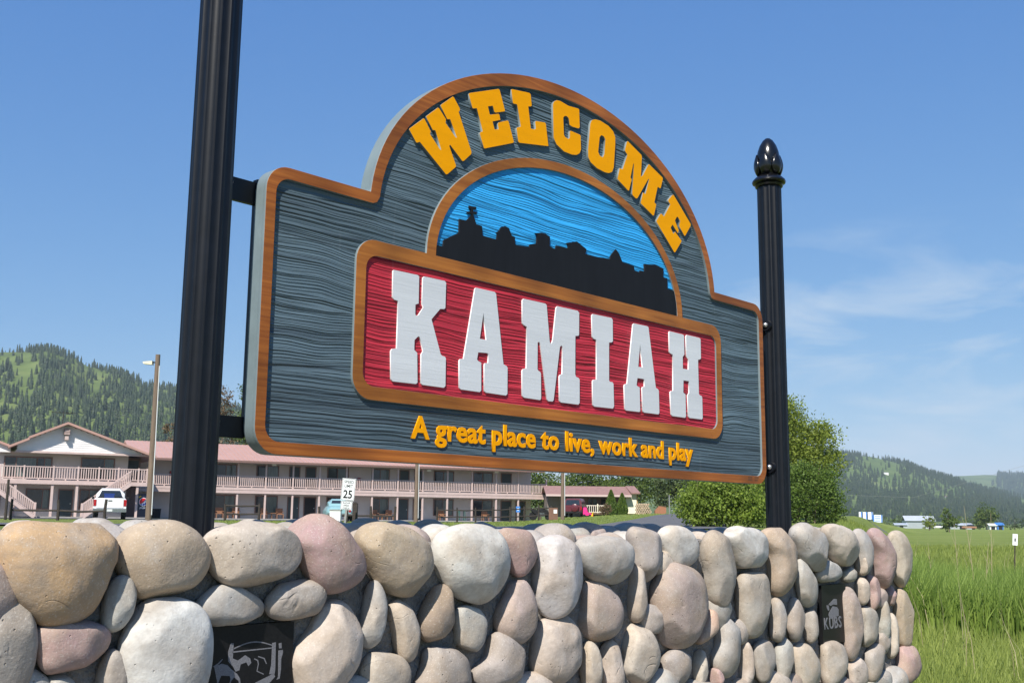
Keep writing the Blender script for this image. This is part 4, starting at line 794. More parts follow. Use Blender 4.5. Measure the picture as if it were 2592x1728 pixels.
RR = [(-.05, .020), (.10, .040), (.20, .058), (.27, .066), (.31, .0625), (.335, .0600), (.355, .0560), (.365, .0545), (.385, .0470), (.40, .0430), (.42, .0370), (.44, .032), (.47, .026), (.55, .018), (.7, .012)]
zR = hill('hill_right', RR, 900, 2450, 3300, 8.7, M_HILL2)
RF = [(.05, .02), (.25, .034), (.36, .042), (.40, .0445), (.44, .0465), (.47, .0455), (.52, .044), (.6, .05), (.9, .04)]
zF = hill('hill_far', RF, 2600, 4200, 5200, 15.2, M_HILL2, 90, 26)

# ------------------------------------------------------------------ conifers on the hills
M_FIR = mat_leaf('fir', (.014, .028, .012), (.040, .062, .024), 0, .05)
RC = np.random.RandomState(7)
def conifer_mesh(seed, tiers=6, sides=7):
    rs = np.random.RandomState(seed); vs = []; fs = []
    for k in range(4): a = k * math.pi / 2; vs += [(.03 * math.cos(a), .03 * math.sin(a), 0), (.012 * math.cos(a), .012 * math.sin(a), .8)]
    for k in range(4): a, b = 2 * k, 2 * ((k + 1) % 4); fs.append((a, b, b + 1)); fs.append((a, b + 1, a + 1))
    for t in range(tiers):
        z0 = .08 + .86 * (t / tiers) ** .95; r = .175 * (1 - t / tiers) ** .8 + .02; z1 = min(1., z0 + .30 - .02 * t); o = len(vs)
        vs.append((rs.uniform(-.01, .01), rs.uniform(-.01, .01), z1))
        for k in range(sides * 2):
            a = math.pi * k / sides + rs.uniform(-.2, .2) + t; rr = r * (rs.uniform(.8, 1.2) if k % 2 == 0 else rs.uniform(.35, .6))
            vs.append((rr * math.cos(a), rr * math.sin(a), z0 + rs.uniform(-.035, .02) + (0 if k % 2 == 0 else .035)))
        n2 = sides * 2; fs += [(o, o + 1 + k, o + 1 + (k + 1) % n2) for k in range(n2)]
    return np.array(vs), np.array(fs)
CM = [conifer_mesh(s, 5 + s % 3, 5 + s % 2) for s in range(5)]
def wood(name, pts, label, cat):
    V, Fq, o = [], [], 0
    for (x, y, z, h, k) in pts:
        v, f = CM[k]; a = RC.uniform(0, 6.28); c_, s_ = math.cos(a), math.sin(a); wd = h * RC.uniform(.85, 1.25)
        q = np.stack([(v[:, 0] * c_ - v[:, 1] * s_) * wd + x, (v[:, 0] * s_ + v[:, 1] * c_) * wd + y, v[:, 2] * h + z], 1); V.append(q); Fq.append(f + o); o += len(v)
    ob = npmesh(name, np.concatenate(V), np.concatenate(Fq), M_FIR); return tag(ob, label, cat, kind='stuff')
def dens_left(ta, r):
    s = (r - 420) / 1030.
    n_ = mnoise.fractal(Vector((ta * 26 + r * .0022, r * .0016 + 3, 5)), 1.0, 2.0, 4)
    if s < .40: return .95
    open_ = .26 + 1.0 * n_ + (.6 * ss(.965, 1.0, s)) + .5 * (1 - ss(.42, .56, s))
    return max(.05, min(1., open_))
PL = []
for _ in range(7000):
    ta = RC.uniform(-.60, -.225); r = 420 + 1060 * RC.uniform(.05, 1.0) ** .75
    if RC.uniform() < dens_left(ta, r): PL.append((ta * r, r, zL(ta, r) - 1., RC.uniform(5.5, 13.5) * (1.1 if r > 1380 else 1), RC.randint(5)))
def dens_right(ta, r):
    n_ = mnoise.fractal(Vector((ta * 22, r * .0016, 15)), 1.0, 2.0, 4); s = (r - 900) / 1550.
    return max(.05, min(1., .85 - .5 * ss(.30, .5, s) + .9 * n_ + .55 * ss(.95, 1.0, s)))
PR = []
for _ in range(8000):
    ta = RC.uniform(.265, .56); r = 900 + 1590 * RC.uniform(.03, 1.0) ** .8
    if RC.uniform() < dens_right(ta, r): PR.append((ta * r, r, zR(ta, r) - 1., RC.uniform(8, 15.5), RC.randint(5)))
PF = []
while len(PF) < 700:
    ta = RC.uniform(.36, .56); r = RC.uniform(3100, 4250)
    if mnoise.noise(Vector((ta * 18, r * .0012, 2))) > .12: PF.append((ta * r, r, zF(ta, r) - 1., RC.uniform(16, 26), RC.randint(5)))
sky_l = sorted([p for p in PL if p[1] > 1300 and -.50 < p[0] / p[1] < -.30], key=lambda p: -p[3])[:110]
sky_r = sorted([p for p in PR if p[1] > 2250 and .30 < p[0] / p[1] < .48], key=lambda p: -p[3])[:70]
def single_trees(pts, label, group):
    meshes = {}
    for (x, y, z, h, k) in pts:
        if k not in meshes:
            v, f = CM[k]; o = npmesh('conifer_tree', v, f, M_FIR); meshes[k] = o.data; first = o
        else: o = link('conifer_tree', meshes[k])
        o.location = (x, y, z); o.scale = (h, h, h); o.rotation_euler = (0, 0, RC.uniform(0, 6.28)); tag(o, label, 'tree', group)
single_trees(sky_l, 'dark conifer standing along the crest of the left-hand hill', 'conifers on the left-hand hill crest')
single_trees(sky_r, 'small far conifer along the crest of the right-hand hill', 'conifers on the right-hand hill crest')
sl = set(sky_l); sr_ = set(sky_r)
wood('hillside_wood', [p for p in PL if p not in sl], 'dark conifer wood covering the left-hand hillside', 'wood')
wood('far_hillside_wood', [p for p in PR if p not in sr_] + PF, 'hazy blue-green conifer wood on the right-hand hills', 'wood')

# ------------------------------------------------------------------ broadleaf trees and shrubs
M_BARK = mat('bark', (.13, .10, .075), .9, var=.3, scale=9, bump=.6, bscale=20, dist=.02)
M_LEAF_A = mat_leaf('leaf_spring', (.125, .172, .022), (.29, .35, .055), .45, .5)
M_LEAF_B = mat_leaf('leaf_lime', (.095, .155, .020), (.33, .43, .075), .5, .9)
M_LEAF_C = mat_leaf('leaf_dark', (.030, .052, .016), (.10, .13, .040), .25, .6)
M_LEAF_D = mat_leaf('leaf_brown', (.09, .060, .030), (.22, .155, .085), .2, .6)
M_LEAF_E = mat_leaf('leaf_hedge', (.060, .110, .016), (.17, .25, .045), .4, 1.5)
M_LEAF_F = mat_leaf('leaf_mid', (.050, .090, .016), (.15, .20, .038), .35, .6)
def crown_mesh(lobes, n, leaf, seed, clump=26):
    rs = np.random.RandomState(seed); C = []; vol = np.array([l[3] * l[4] * l[5] for l in lobes]) ** .72; vol /= vol.sum()
    for l, p in zip(lobes, vol):
        nc = max(3, int(n * p / clump)); d = rs.normal(size=(nc, 3)); d /= np.linalg.norm(d, axis=1, keepdims=True)
        rad = rs.uniform(.25, 1.0, nc) ** .45 * (1 + .14 * rs.normal(size=nc)); cen = np.array(l[:3]) + d * rad[:, None] * np.array(l[3:6])
        cr_ = rs.uniform(.12, .30, nc) * min(l[3:6])
        k = rs.normal(size=(nc, clump, 3)) * cr_[:, None, None] * np.array([1.15, 1.15, .75]); C.append((cen[:, None, :] + k).reshape(-1, 3))
    P = np.concatenate(C); m = len(P); a = rs.normal(size=(m, 3)); a /= np.linalg.norm(a, axis=1, keepdims=True); b = np.cross(a, rs.normal(size=(m, 3))); b /= np.linalg.norm(b, axis=1, keepdims=True)
    s = leaf * rs.uniform(.6, 1.4, (m, 1)); Q = np.stack([P - a * s, P + b * s * .55, P + a * s, P - b * s * .55], 1).reshape(-1, 3)
    Fq = np.arange(m * 4).reshape(-1, 4); return Q, Fq
def tree(name, base, height, lobes, n, leaf, material, label, cat='tree', seed=1, trunk_r=.18, stems=1, group=None):
    e = empty(name, base); tag(e, label, cat, group); rs = random.Random(seed)
    Q, Fq = crown_mesh(lobes, n, leaf, seed); npmesh('crown' if cat == 'tree' else 'foliage', Q, Fq, material, e, False, 4)
    m = MB()
    for s_ in range(stems):
        ox, oy = (0, 0) if stems == 1 else (rs.uniform(-.5, .5), rs.uniform(-.4, .4))
        top = (ox * 1.6 + rs.uniform(-.3, .3), oy + rs.uniform(-.3, .3), height * .82)
        pts = [Vector((ox, oy, -.15)).lerp(Vector(top), t) + Vector((rs.uniform(-.06, .06), rs.uniform(-.06, .06), 0)) * height * .1 * (0 if t == 0 else 1) for t in (0, .2, .42, .65, 1)]
        m.tube(pts, [trunk_r, trunk_r * .8, trunk_r * .6, trunk_r * .38, .02], 8)
        for l in lobes:
            st = pts[rs.choice((1, 2, 3))]; en = Vector(l[:3]); m.tube([st, st.lerp(en, .5) + Vector((0, 0, .1 * height * .2)), en], [trunk_r * .34, trunk_r * .22, .015], 6)
    m.build('trunk', M_BARK, e, True); return e
def gz(x, y): return (x, y, ground_z(x, y))
# tall tree and round bush just right of the far post
tree('deciduous_tree', gz(17.4, 66), 7.6, [(0, 0, 3.2, 1.9, 1.9, 1.9), (-.9, .2, 5.0, 1.7, 1.6, 1.7), (.9, 0, 4.7, 1.6, 1.5, 1.3), (-.5, 0, 6.5, 1.15, 1.1, 1.15), (-1.7, .2, 7.1, .8, .8, .9), (1.9, 0, 3.4, 1.0, 1.1, 1.0), (-1.9, .3, 3.0, 1.4, 1.4, 1.6), (1.7, .2, 5.3, .75, .8, .6)], 26000, .080, M_LEAF_A, 'tall light green tree right of the far sign post', 'tree', 11, .16)
tree('round_bush', gz(15.9, 58.5), 3.6, [(0, 0, 1.5, 1.55, 1.4, 1.35), (-1.2, 0, 1.0, 1.0, 1.0, 1.0), (.8, 0, 2.1, .95, .95, .85), (1.3, 0, .9, .75, .9, .9), (-.2, 0, 2.7, .9, .9, .6)], 20000, .062, M_LEAF_E, 'dense round green bush in front of the tall tree', 'bush', 12, .06, 3)
tree('leafy_bush', gz(8.35, 46), 2.6, [(.1, 0, 1.0, 1.2, 1.1, 1.0), (-.55, 0, .75, .75, .9, .75), (1.2, 0, 1.1, 1.0, 1.0, 1.0), (.25, 0, 1.7, .95, .9, .60), (1.9, .2, .8, .75, .8, .8)], 18000, .066, M_LEAF_B, 'broad lime green bush between the house and the far post', 'bush', 13, .05, 4)
# darker trees around and behind the low house
for i, (x, y, h, s_, m_, lab) in enumerate(((17.0, 104, 5.2, 1.0, M_LEAF_C, 'dark green tree overhanging the right end of the low house'), (21.5, 103, 4.6, 1.0, M_LEAF_C, 'dark spreading tree behind the lime green bush'), (25.5, 108, 5.4, 1.1, M_LEAF_F, 'mid green tree farthest right behind the lime green bush'))):
    tree('shade_tree', gz(x, y), h, [(0, 0, h * .45, 2.3 * s_, 2.2, h * .30), (-1.7, 0, h * .55, 1.6, 1.6, 1.3), (1.7, 0, h * .48, 1.7, 1.6, 1.5), (.3, 0, h * .80, 1.6, 1.5, 1.1), (-2.2, 0, h * .30, 1.2, 1.2, 1.1), (2.2, 0, h * .25, 1.2, 1.2, 1.0)], 8000, .12, m_, lab, 'tree', 20 + i, .2)
for i, (x, y, h, lab) in enumerate(((3.5, 128, 6.0, 'green tree showing over the low house roof, nearest the motel'), (9.0, 131, 6.4, 'green tree over the middle of the low house roof'), (14.5, 129, 6.2, 'green tree over the right end of the low house roof'), (-3.5, 133, 7., 'green tree mostly hidden behind the right end of the motel'))):
    tree('background_tree', gz(x, y), h, [(0, 0, h * .55, 3.0, 2.6, h * .36), (-2, 0, h * .5, 2.0, 2., 1.8), (2, 0, h * .5, 2.0, 2., 1.9), (0, 0, h * .85, 1.7, 1.7, 1.3)], 5500, .15, M_LEAF_F, lab, 'tree', 30 + i, .2, group='trees behind the low house')
tree('dead_tree', gz(-31.5, 118), 14.6, [(0, 0, 8.5, 1.3, 1.3, 2.8), (-.1, 0, 12.3, .9, .9, 2.0), (0, 0, 5.8, 1.4, 1.4, 1.6), (.6, 0, 4.2, 1.5, 1.4, 1.5), (-.8, 0, 3.6, 1.4, 1.4, 1.4)], 7500, .11, M_LEAF_D, 'half bare brown tree behind the motel roof beside the near post', 'tree', 41, .2)
tree('poplar_tree', gz(-29.2, 119), 15.8, [(0, 0, 8.5, 1.5, 1.4, 2.8), (.3, 0, 13.0, 1.2, 1.2, 2.4), (.2, 0, 6.0, 1.5, 1.4, 1.8), (1.0, 0, 4.5, 1.4, 1.3, 1.8), (-.5, 0, 3.4, 1.5, 1.4, 1.4)], 9000, .12, M_LEAF_F, 'green tree behind the motel roof just left of the sign edge', 'tree', 42, .2)
tree('roadside_tree', gz(-38.2, 121), 10.8, [(0, 0, 7.6, 1.1, 1.1, 2.0), (0, 0, 9.8, .7, .7, .9), (0, 0, 5.0, 1.2, 1.2, 1.6)], 1900, .13, M_LEAF_D, 'brownish tree peeking out left of the near post', 'tree', 43, .15)
# far right farm shrubs
for i, (tx, y, h, wd, m_, lab) in enumerate(((.3835, 250, 4.2, 2.4, M_LEAF_A, 'thin yellow-green sapling in front of the metal shed'), (.402, 200, 4.8, 2.0, M_LEAF_F, 'slender green sapling right of the metal shed'), (.4355, 340, 8.6, 6.0, M_LEAF_F, 'large green tree behind the white farm roofs'), (.462, 330, 3.8, 5.5, M_LEAF_C, 'dark hedge-like tree at the far right of the farm'), (.412, 380, 5.0, 7., M_LEAF_F, 'green tree behind the metal shed, right of its roof'), (.345, 380, 4.5, 8, M_LEAF_F, 'green tree behind the blue trailers'), (.363, 385, 5, 8, M_LEAF_C, 'dark green tree left of the metal shed roof'))):
    x = tx * y; tree('farm_tree', gz(x, y), h, [(0, 0, h * .5, wd * .5, wd * .5, h * .4), (-wd * .3, 0, h * .35, wd * .4, wd * .4, h * .3), (wd * .3, 0, h * .38, wd * .4, wd * .4, h * .3)], 2400 if h > 8 else 900, .07 * h ** .7, m_, lab, 'tree', 50 + i, .12, group='trees and shrubs round the farm')
# two clipped evergreens by the house porch
def arborvitae(x, y, h, r, label, seed):
    e = empty('clipped_evergreen', gz(x, y)); tag(e, label, 'evergreen')
    rs = np.random.RandomState(seed); n = 5200; z = rs.uniform(0, 1, n) ** 1.15; prof = np.where(z < .25, .75 + z, 1.0 - (z - .25) / .75) ** .75; prof = np.clip(prof, .03, 1)
    a = rs.uniform(0, 6.283, n); rr = r * prof * rs.uniform(.72, 1.05, n); P = np.stack([rr * np.cos(a), rr * np.sin(a), z * h], 1)
    d = np.stack([np.cos(a) * .4, np.sin(a) * .4, np.ones(n)], 1) + .35 * rs.normal(size=(n, 3)); d /= np.linalg.norm(d, axis=1, keepdims=True); b = np.cross(d, rs.normal(size=(n, 3))); b /= np.linalg.norm(b, axis=1, keepdims=True)
    s = .11 * rs.uniform(.6, 1.3, (n, 1)); Q = np.stack([P - d * s, P + b * s * .4, P + d * s, P - b * s * .4], 1).reshape(-1, 3)
    npmesh('foliage', Q, np.arange(n * 4).reshape(-1, 4), M_LEAF_E, e, False, 4); MB().tube([(0, 0, -.1), (0, 0, h * .8)], [.07, .02], 7).build('trunk', M_BARK, e)
arborvitae(9.55, 103.2, 2.35, .62, 'taller clipped evergreen in front of the house porch', 3)
arborvitae(10.62, 103.4, 2.0, .55, 'shorter clipped evergreen beside the cream end wall of the house', 4)

ROAD_PTS = [(-60, 19), (-20, 24.5), (-6, 27), (1, 31), (5, 40), (8.8, 60), (13.5, 80), (20, 100), (30, 118), (42, 128)]
def in_road(x, y):
    p = Vector((x, y)); 
    for a, b in zip(ROAD_PTS, ROAD_PTS[1:]):
        A, B = Vector(a), Vector(b); t = max(0., min(1., (p - A).dot(B - A) / (B - A).length_squared))
        if (p - A.lerp(B, t)).length < 3.1: return True
    mx_, my_ = x - MX, y - MY; ca, sa = math.cos(MROT), math.sin(MROT); u = mx_ * ca + my_ * sa; v = -mx_ * sa + my_ * ca
    return -45 < u < 30 and -34 + (u + 44) * .3 - .5 < v < 1.6
# ------------------------------------------------------------------ motel
M_WALL = mat('motel_stucco', (.55, .51, .485), .85, var=.06, scale=.8, bump=.2, bscale=40, dist=.004)
M_SIDE = mat('white_siding', (.78, .75, .73), .7, var=.04, scale=1.)
M_TRIM = mat('pink_trim', (.55, .425, .385), .6, var=.08, scale=2.)
M_TRIMD = mat('brown_trim', (.20, .12, .10), .6, var=.1, scale=2.)
M_ROOF = mat('pink_metal_roof', (.44, .265, .215), .45, var=.06, scale=1.2, spec=.5)
M_GLASS = mat('window_glass', (.030, .036, .038), .08, var=.3, scale=.7, spec=.6)
M_CURT = mat('curtained_glass', (.10, .13, .125), .12, var=.35, scale=3., spec=.6, stretch=(6, 6, .4))
M_DOOR = mat('teal_door', (.045, .062, .066), .5, var=.1, scale=2.)
M_DARK = mat('dark_room', (.012, .011, .012), .8, var=0)
M_WOOD = mat('weathered_wood', (.17, .11, .07), .85, var=.25, scale=3, bump=.4, bscale=30, dist=.01, stretch=(5, 5, .6))
M_WOODD = mat('dark_fence_wood', (.040, .032, .026), .85, var=.35, scale=4, stretch=(1, 1, 3))
M_LAMPW = mat('lamp_shade_white', (.75, .68, .5), .4, var=0)
motel = empty('motel', mot(0, 0), MROT); tag(motel, 'two storey pink and cream motel with balcony rails behind the wall', 'motel')
def window(x0, x1, z0, z1, y, parent=motel, split=.5):
    f = MB(); t = .09
    f.box(x0 - t, x1 + t, y - .06, y - .004, z1, z1 + t).box(x0 - t, x1 + t, y - .07, y - .004, z0 - t, z0)
    f.box(x0 - t, x0, y - .06, y - .004, z0, z1).box(x1, x1 + t, y - .06, y - .004, z0, z1)
    xm = x0 + (x1 - x0) * split
    f.box(xm - .03, xm + .03, y - .05, y - .004, z0, z1)
    w_ = f.build('window', M_TRIMD, parent)
    box_part('pane', M_GLASS, w_, x0, xm - .03, y - .025, y - .006, z0, z1); box_part('pane', M_CURT, w_, xm + .03, x1, y - .025, y - .006, z0, z1)
    return w_
def door(x0, x1, z0, z1, y, parent=motel, material=None):
    t = .09; d = MB().box(x0 - t, x0, y - .06, y - .004, z0, z1).box(x1, x1 + t, y - .06, y - .004, z0, z1).box(x0 - t, x1 + t, y - .06, y - .004, z1, z1 + t).build('door', M_TRIMD, parent)
    box_part('door_leaf', material or M_DOOR, d, x0, x1, y - .035, y - .006, z0, z1); MB().box(x1 - .14, x1 - .08, y - .085, y - .036, z0 + .95, z0 + 1.03).build('handle', M_BOLT, d)
    return d
def balustrade(x0, x1, y, zb, zt, parent=motel, step=.17):
    m = MB(); m.box(x0, x1, y - .045, y + .045, zt - .07, zt).box(x0, x1, y - .03, y + .03, zb, zb + .07); k = max(1, int((x1 - x0) / step))
    for i in range(1, k): xx = x0 + (x1 - x0) * i / k; m.box(xx - .036, xx + .036, y - .022, y + .022, zb + .07, zt - .07)
    m.box((x0 + x1) / 2 - .05, (x0 + x1) / 2 + .05, y - .03, y + .03, zb - .12, zb)
    return m.build('balustrade', M_TRIM, parent)
YW = 1.6          # wall plane behind the balcony front
# long wing
box_part('wall', M_WALL, motel, -9.0, 30.6, YW, 10.2, 0, 5.4)
m = MB(); m.box(-9.0, 31.7, -.10, YW - .003, 2.52, 2.82).build('balcony_deck', M_TRIM, motel)
box_part('fascia', M_TRIM, motel, -9.0, 31.72, -.16, -.103, 2.32, 2.575); box_part('fascia', M_TRIM, motel, -9.0, 31.74, -.18, -.103, 2.60, 2.84)
box_part('walkway', M_CONC, motel, -9.0, 31.4, -.9, YW - .003, 0.0, .09)
posts = [-7.65, -5.1, -2.55, 0, 2.53, 5.05, 7.57, 10.16, 12.74, 15.32, 17.9, 20.51, 23.17, 25.83, 28.32, 31.55]
for x in posts:
    box_part('post', M_TRIM, motel, x - .075, x + .075, -.075, .075, .09, 2.32)
    box_part('post', M_TRIM, motel, x - .07, x + .07, -.07, .07, 2.845, 5.02 if x < 31 else 4.3)
for a, b in zip(posts, posts[1:]): balustrade(a + .08, b - .08, 0., 2.93, 3.88)
# metal roof with standing ribs
def gable_roof(x0, x1, ye, ze, yr, zr, yb, zb, ribs=True):
    r = MB(); r.prism([(ye, ze), (yr, zr), (yb, zb), (yb, zb - .14), (yr, zr - .14), (ye, ze - .14)], 'x', x0, x1); o = r.build('roof', M_ROOF, motel)
    if ribs:
        rb = MB(); x = x0 + .25
        while x < x1: rb.bar((x, ye + .02, ze + .018), (x, yr, zr + .018), .05, .04); x += .42
        rb.build('roof_ribs', M_ROOF, o)
    box_part('eave_trim', M_TRIMD, o, x0, x1, ye - .05, ye - .003, ze - .20, ze - .01)
    return o
gable_roof(-9.2, 30.9, -.85, 5.22, 5.9, 7.05, 12.4, 5.2)
UPW = [(-1.6, .12), (2.08, 4.02), (8.84, 10.78), (13.27, 14.93), (19.78, 21.78), (24.07, 26.10)]
for a, b in UPW: window(a, b, 3.55, 4.88, YW, split=.48); window(a, b, .62, 2.10, YW, split=.48)
for a, b in ((5.16, 6.04), (6.70, 7.58), (16.12, 17.0), (17.70, 18.42), (27.2, 28.25)): door(a, b, 2.83, 4.86, YW)
for a, b in ((5.10, 6.08), (16.02, 16.98), (17.62, 18.42), (27.2, 28.25), (28.92, 29.88)): door(a, b, .10, 2.06, YW)
door(6.65, 7.68, .10, 2.06, YW, material=M_DARK)
for x, z in ((3.1, 5.0), (18.3, 4.95), (25.6, 5.0)): box_part('wall_lamp', M_LAMPW, motel, x - .20, x + .20, -.60, -.48, z - .16, z)
for x, z in ((11.9, 3.55), (11.7, 1.05), (-5.6, 3.7)):
    f = box_part('extinguisher_box', mat('red_box', (.30, .02, .02), .4, var=0), motel, x - .14, x + .14, YW - .16, YW - .003, z, z + .5)
# left block nearer the road, with a gabled front
LX, LY = -14.11, -8.63                     # its balcony front in wing coordinates
def lx(x): return LX + x
LW = LY + 1.5
box_part('wall', M_WALL, motel, lx(-16), lx(3.75), LW, 3., 0, 5.02)
box_part('side_wall', M_TRIMD, motel, lx(3.75), lx(5.0), LW + 2.2, 1.55, .0, 4.9)
box_part('balcony_deck', M_TRIM, motel, lx(-16), lx(5.12), LY - .1, LW - .003, 2.62, 2.83)
box_part('fascia', M_TRIM, motel, lx(-16), lx(5.14), LY - .17, LY - .103, 2.52, 2.80)
box_part('walkway', M_CONC, motel, lx(-16), lx(5.1), LY - .6, LW - .003, 0, .09)
for x in (-13, -10, -7.1, -4.4, -1.82, -.06, 4.38): box_part('post', M_TRIM, motel, lx(x) - .09, lx(x) + .09, LY - .085, LY + .085, .09, 2.52)
rp_ = [-13, -10, -7.1, -5.5, -3.88, -1.81, -.05, 1.46, 2.9, 4.41, 5.06]
for x in rp_: box_part('rail_post', M_TRIM, motel, lx(x) - .06, lx(x) + .06, LY - .06, LY + .06, 2.83, 3.92)
for a, b in zip(rp_, rp_[1:]): balustrade(lx(a) + .06, lx(b) - .06, LY, 2.93, 3.86)
for a in range(10):      # rail along the return towards the long wing
    pass
mr_ = MB(); yb0, yb1 = LY + .1, -.1
mr_.box(lx(5.0), lx(5.09), yb0, yb1, 3.79, 3.86).box(lx(5.01), lx(5.08), yb0, yb1, 2.93, 3.0)
k = int((yb1 - yb0) / .15)
for i in range(k + 1): y = yb0 + (yb1 - yb0) * i / k; mr_.box(lx(5.02), lx(5.07), y - .022, y + .022, 3.0, 3.79)
mr_.build('balustrade', M_TRIM, motel)
box_part('balcony_deck', M_TRIM, motel, lx(3.6), lx(5.1), LW, -.19, 2.60, 2.82)
# gable: siding boards, rake trim, vent
GA, GZ, GE = -1.09, 7.26, 4.92
gz0 = 5.03
gy = LY + .02
def rake(x):
    if x >= GA: return GZ - (x - GA) * (GZ - GE) / (5.52 - GA)
    return GZ - (GA - x) * (GZ - 5.50) / (GA + 4.95)
nb = 0
for z in np.arange(gz0, GZ - .25, .165):
    xl = GA - (GZ - .12 - (z + .15)) * (GA + 4.95) / (GZ - 5.50); xr = GA + (GZ - .12 - (z + .15)) * (5.52 - GA) / (GZ - GE)
    xl = max(xl, -4.45); xr = min(xr, 5.05)
    if xr - xl > .2: MB().add([(lx(xl - .1), gy - .03, z), (lx(xr + .15), gy - .03, z), (lx(xr), gy - .008, z + .163), (lx(xl), gy - .008, z + .163), (lx(xl - .1), gy + .02, z), (lx(xr + .15), gy + .02, z), (lx(xr), gy + .02, z + .163), (lx(xl), gy + .02, z + .163)], [(0, 1, 2, 3), (7, 6, 5, 4), (0, 4, 5, 1), (3, 2, 6, 7), (1, 5, 6, 2), (0, 3, 7, 4)]).build('siding_board', M_SIDE, motel)
box_part('gable_beam', M_TRIM, motel, lx(-4.6), lx(5.2), LY - .16, LY + .1, 4.86, 5.02)
rf = MB(); pr = lambda x, dz: (lx(x), rake(x) + dz)
rf.prism([pr(-3.75, .02), pr(GA, .02), pr(5.62, 0.), (lx(5.62), rake(5.62) - .16), (lx(GA), GZ - .16), (lx(-3.75), rake(-3.75) - .16)], 'y', LY - .68, 8.); o = rf.build('roof', M_ROOF, motel)
rf2 = MB(); rf2.prism([(lx(-5.1), rake(-5.1) - .10), (lx(-3.7), rake(-3.7) - .08), (lx(-3.7), rake(-3.7) - .26), (lx(-5.1), rake(-5.1) - .28)], 'y', LY - .68, 8.).build('roof', M_ROOF, motel)
rf3 = MB(); rf3.prism([(lx(-5.0), 5.45), (lx(-8.0), 6.6), (lx(-16), 4.95), (lx(-16), 4.80), (lx(-8.0), 6.44), (lx(-5.0), 5.28)], 'y', LY + .6, 8.).build('roof', M_ROOF, motel)
MB().prism([(lx(-16), 4.9), (lx(-4.9), 4.9), (lx(-4.9), 5.3), (lx(-8), 6.4)], 'y', LY + .9, LY + 1.05).build('gable_infill', M_SIDE, motel)
v_ = MB().box(lx(GA) - .22, lx(GA) + .22, LY - .40, LY - .04, 6.30, 6.78).build('gable_vent', M_TRIMD, motel)
for i in range(4): box_part('louvre', M_TRIM, v_, lx(GA) - .2, lx(GA) + .2, LY - .43, LY - .402, 6.33 + i * .11, 6.39 + i * .11)
box_part('beam_end', M_TRIM, motel, lx(GA) - .13, lx(GA) + .13, LY - .42, LY - .04, 5.92, 6.20)
window(lx(-5.2), lx(-3.0), 3.1, 4.55, LW, split=.35); window(lx(-2.9), lx(-1.95), 3.1, 4.55, LW); window(lx(.3), lx(2.66), 3.1, 4.62, LW, split=.7)
window(lx(-3.5), lx(-1.9), .70, 2.12, LW, split=.7); window(lx(.35), lx(2.5), .75, 2.15, LW, split=.3); door(lx(-1.18), lx(-.24), .1, 2.12, LW); window(lx(-7.4), lx(-5.4), .7, 2.1, LW)
door(lx(3.9), lx(4.85), 2.84, 4.7, LW + 2.18)
# stairs
def stairs(x0, z0, x1, z1, y0, y1, n, label=None):
    st = MB().bar((x0, y0, z0 - .1), (x1, y0, z1 - .1), .06, .26).bar((x0, y1, z0 - .1), (x1, y1, z1 - .1), .06, .26).build('staircase', M_TRIM, motel)
    for i in range(n):
        t = (i + .5) / n; x = x0 + (x1 - x0) * t; z = z0 + (z1 - z0) * t; dx = abs(x1 - x0) / n * .55; box_part('tread', M_TRIM, st, x - dx, x + dx, y0 + .035, y1 - .035, z - .03, z + .03)
    hr = MB()
    for y in (y0, y1):
        hr.bar((x0, y, z0 + .90), (x1, y, z1 + .90), .06, .07).bar((x0, y, z0 + .12), (x1, y, z1 + .12), .05, .05)
        for i in range(n * 2): t = (i + .5) / (n * 2); x = x0 + (x1 - x0) * t; z = z0 + (z1 - z0) * t; hr.box(x - .025, x + .025, y - .02, y + .02, z + .12, z + .9)
        hr.box(x0 - .06, x0 + .06, y - .05, y + .05, z0 - .05, z0 + 1.)
    hr.build('handrail', M_TRIM, st)
stairs(lx(.35), .12, lx(3.75), 2.75, LY - 1.15, LY - .25, 12); stairs(lx(-3.0), .12, lx(-6.6), 2.75, LY - 1.9, LY - .95, 13); stairs(lx(-5.6), .12, lx(-9.0), 2.75, LY - 3.2, LY - 2.3, 12)
# roof antenna
an = MB(); an.tube([(lx(-1.3), LY + 2, 7.1), (lx(-1.3), LY + 2, 8.35)], [.03, .025], 6)
an.bar((lx(-2.2), LY + 2, 8.20), (lx(-.4), LY + 2.3, 8.20), .03, .03)
for i in range(7): x = -2.1 + i * .27; an.bar((lx(x) - .1, LY + 1.4 + .05 * i, 8.22), (lx(x) + .12, LY + 2.7 - .05 * i, 8.24), .02, .02)
an.build('roof_antenna', M_WOODD, motel)

# ------------------------------------------------------------------ vending machine, seats and clutter along the motel front
def mot_empty(name, x, y, z=.0, rz=0.): e = empty(name, mot(x, y, z), MROT + rz); return e
M_NAVY = mat('vending_blue', (.012, .016, .045), .3, var=.15, scale=2., spec=.5)
vm = mot_empty('vending_machine', lx(4.95), LY + .35, .09); tag(vm, 'dark blue soft drink vending machine under the motel balcony', 'vending machine')
MB().box(-.42, .42, 0, .8, 0, 1.85).build('cabinet', M_NAVY, vm)
def disc(name, cx, cz, r, y, m_, par, a0=0., a1=360., n=28):
    pts = [(cx + r * math.cos(R(a0 + (a1 - a0) * i / n)), cz + r * math.sin(R(a0 + (a1 - a0) * i / n))) for i in range(n + (0 if a1 - a0 >= 360 else 1))]
    return flat_part(name, [pts], -y, -y + .006, m_, par)
M_RED2 = mat('logo_red', (.65, .02, .03), .4, var=0); M_WH2 = mat('logo_white', (.8, .8, .8), .4, var=0); M_BL2 = mat('logo_blue', (.02, .06, .30), .4, var=0)
logo = disc('logo', 0, 1.22, .33, -.004, M_WH2, vm); 
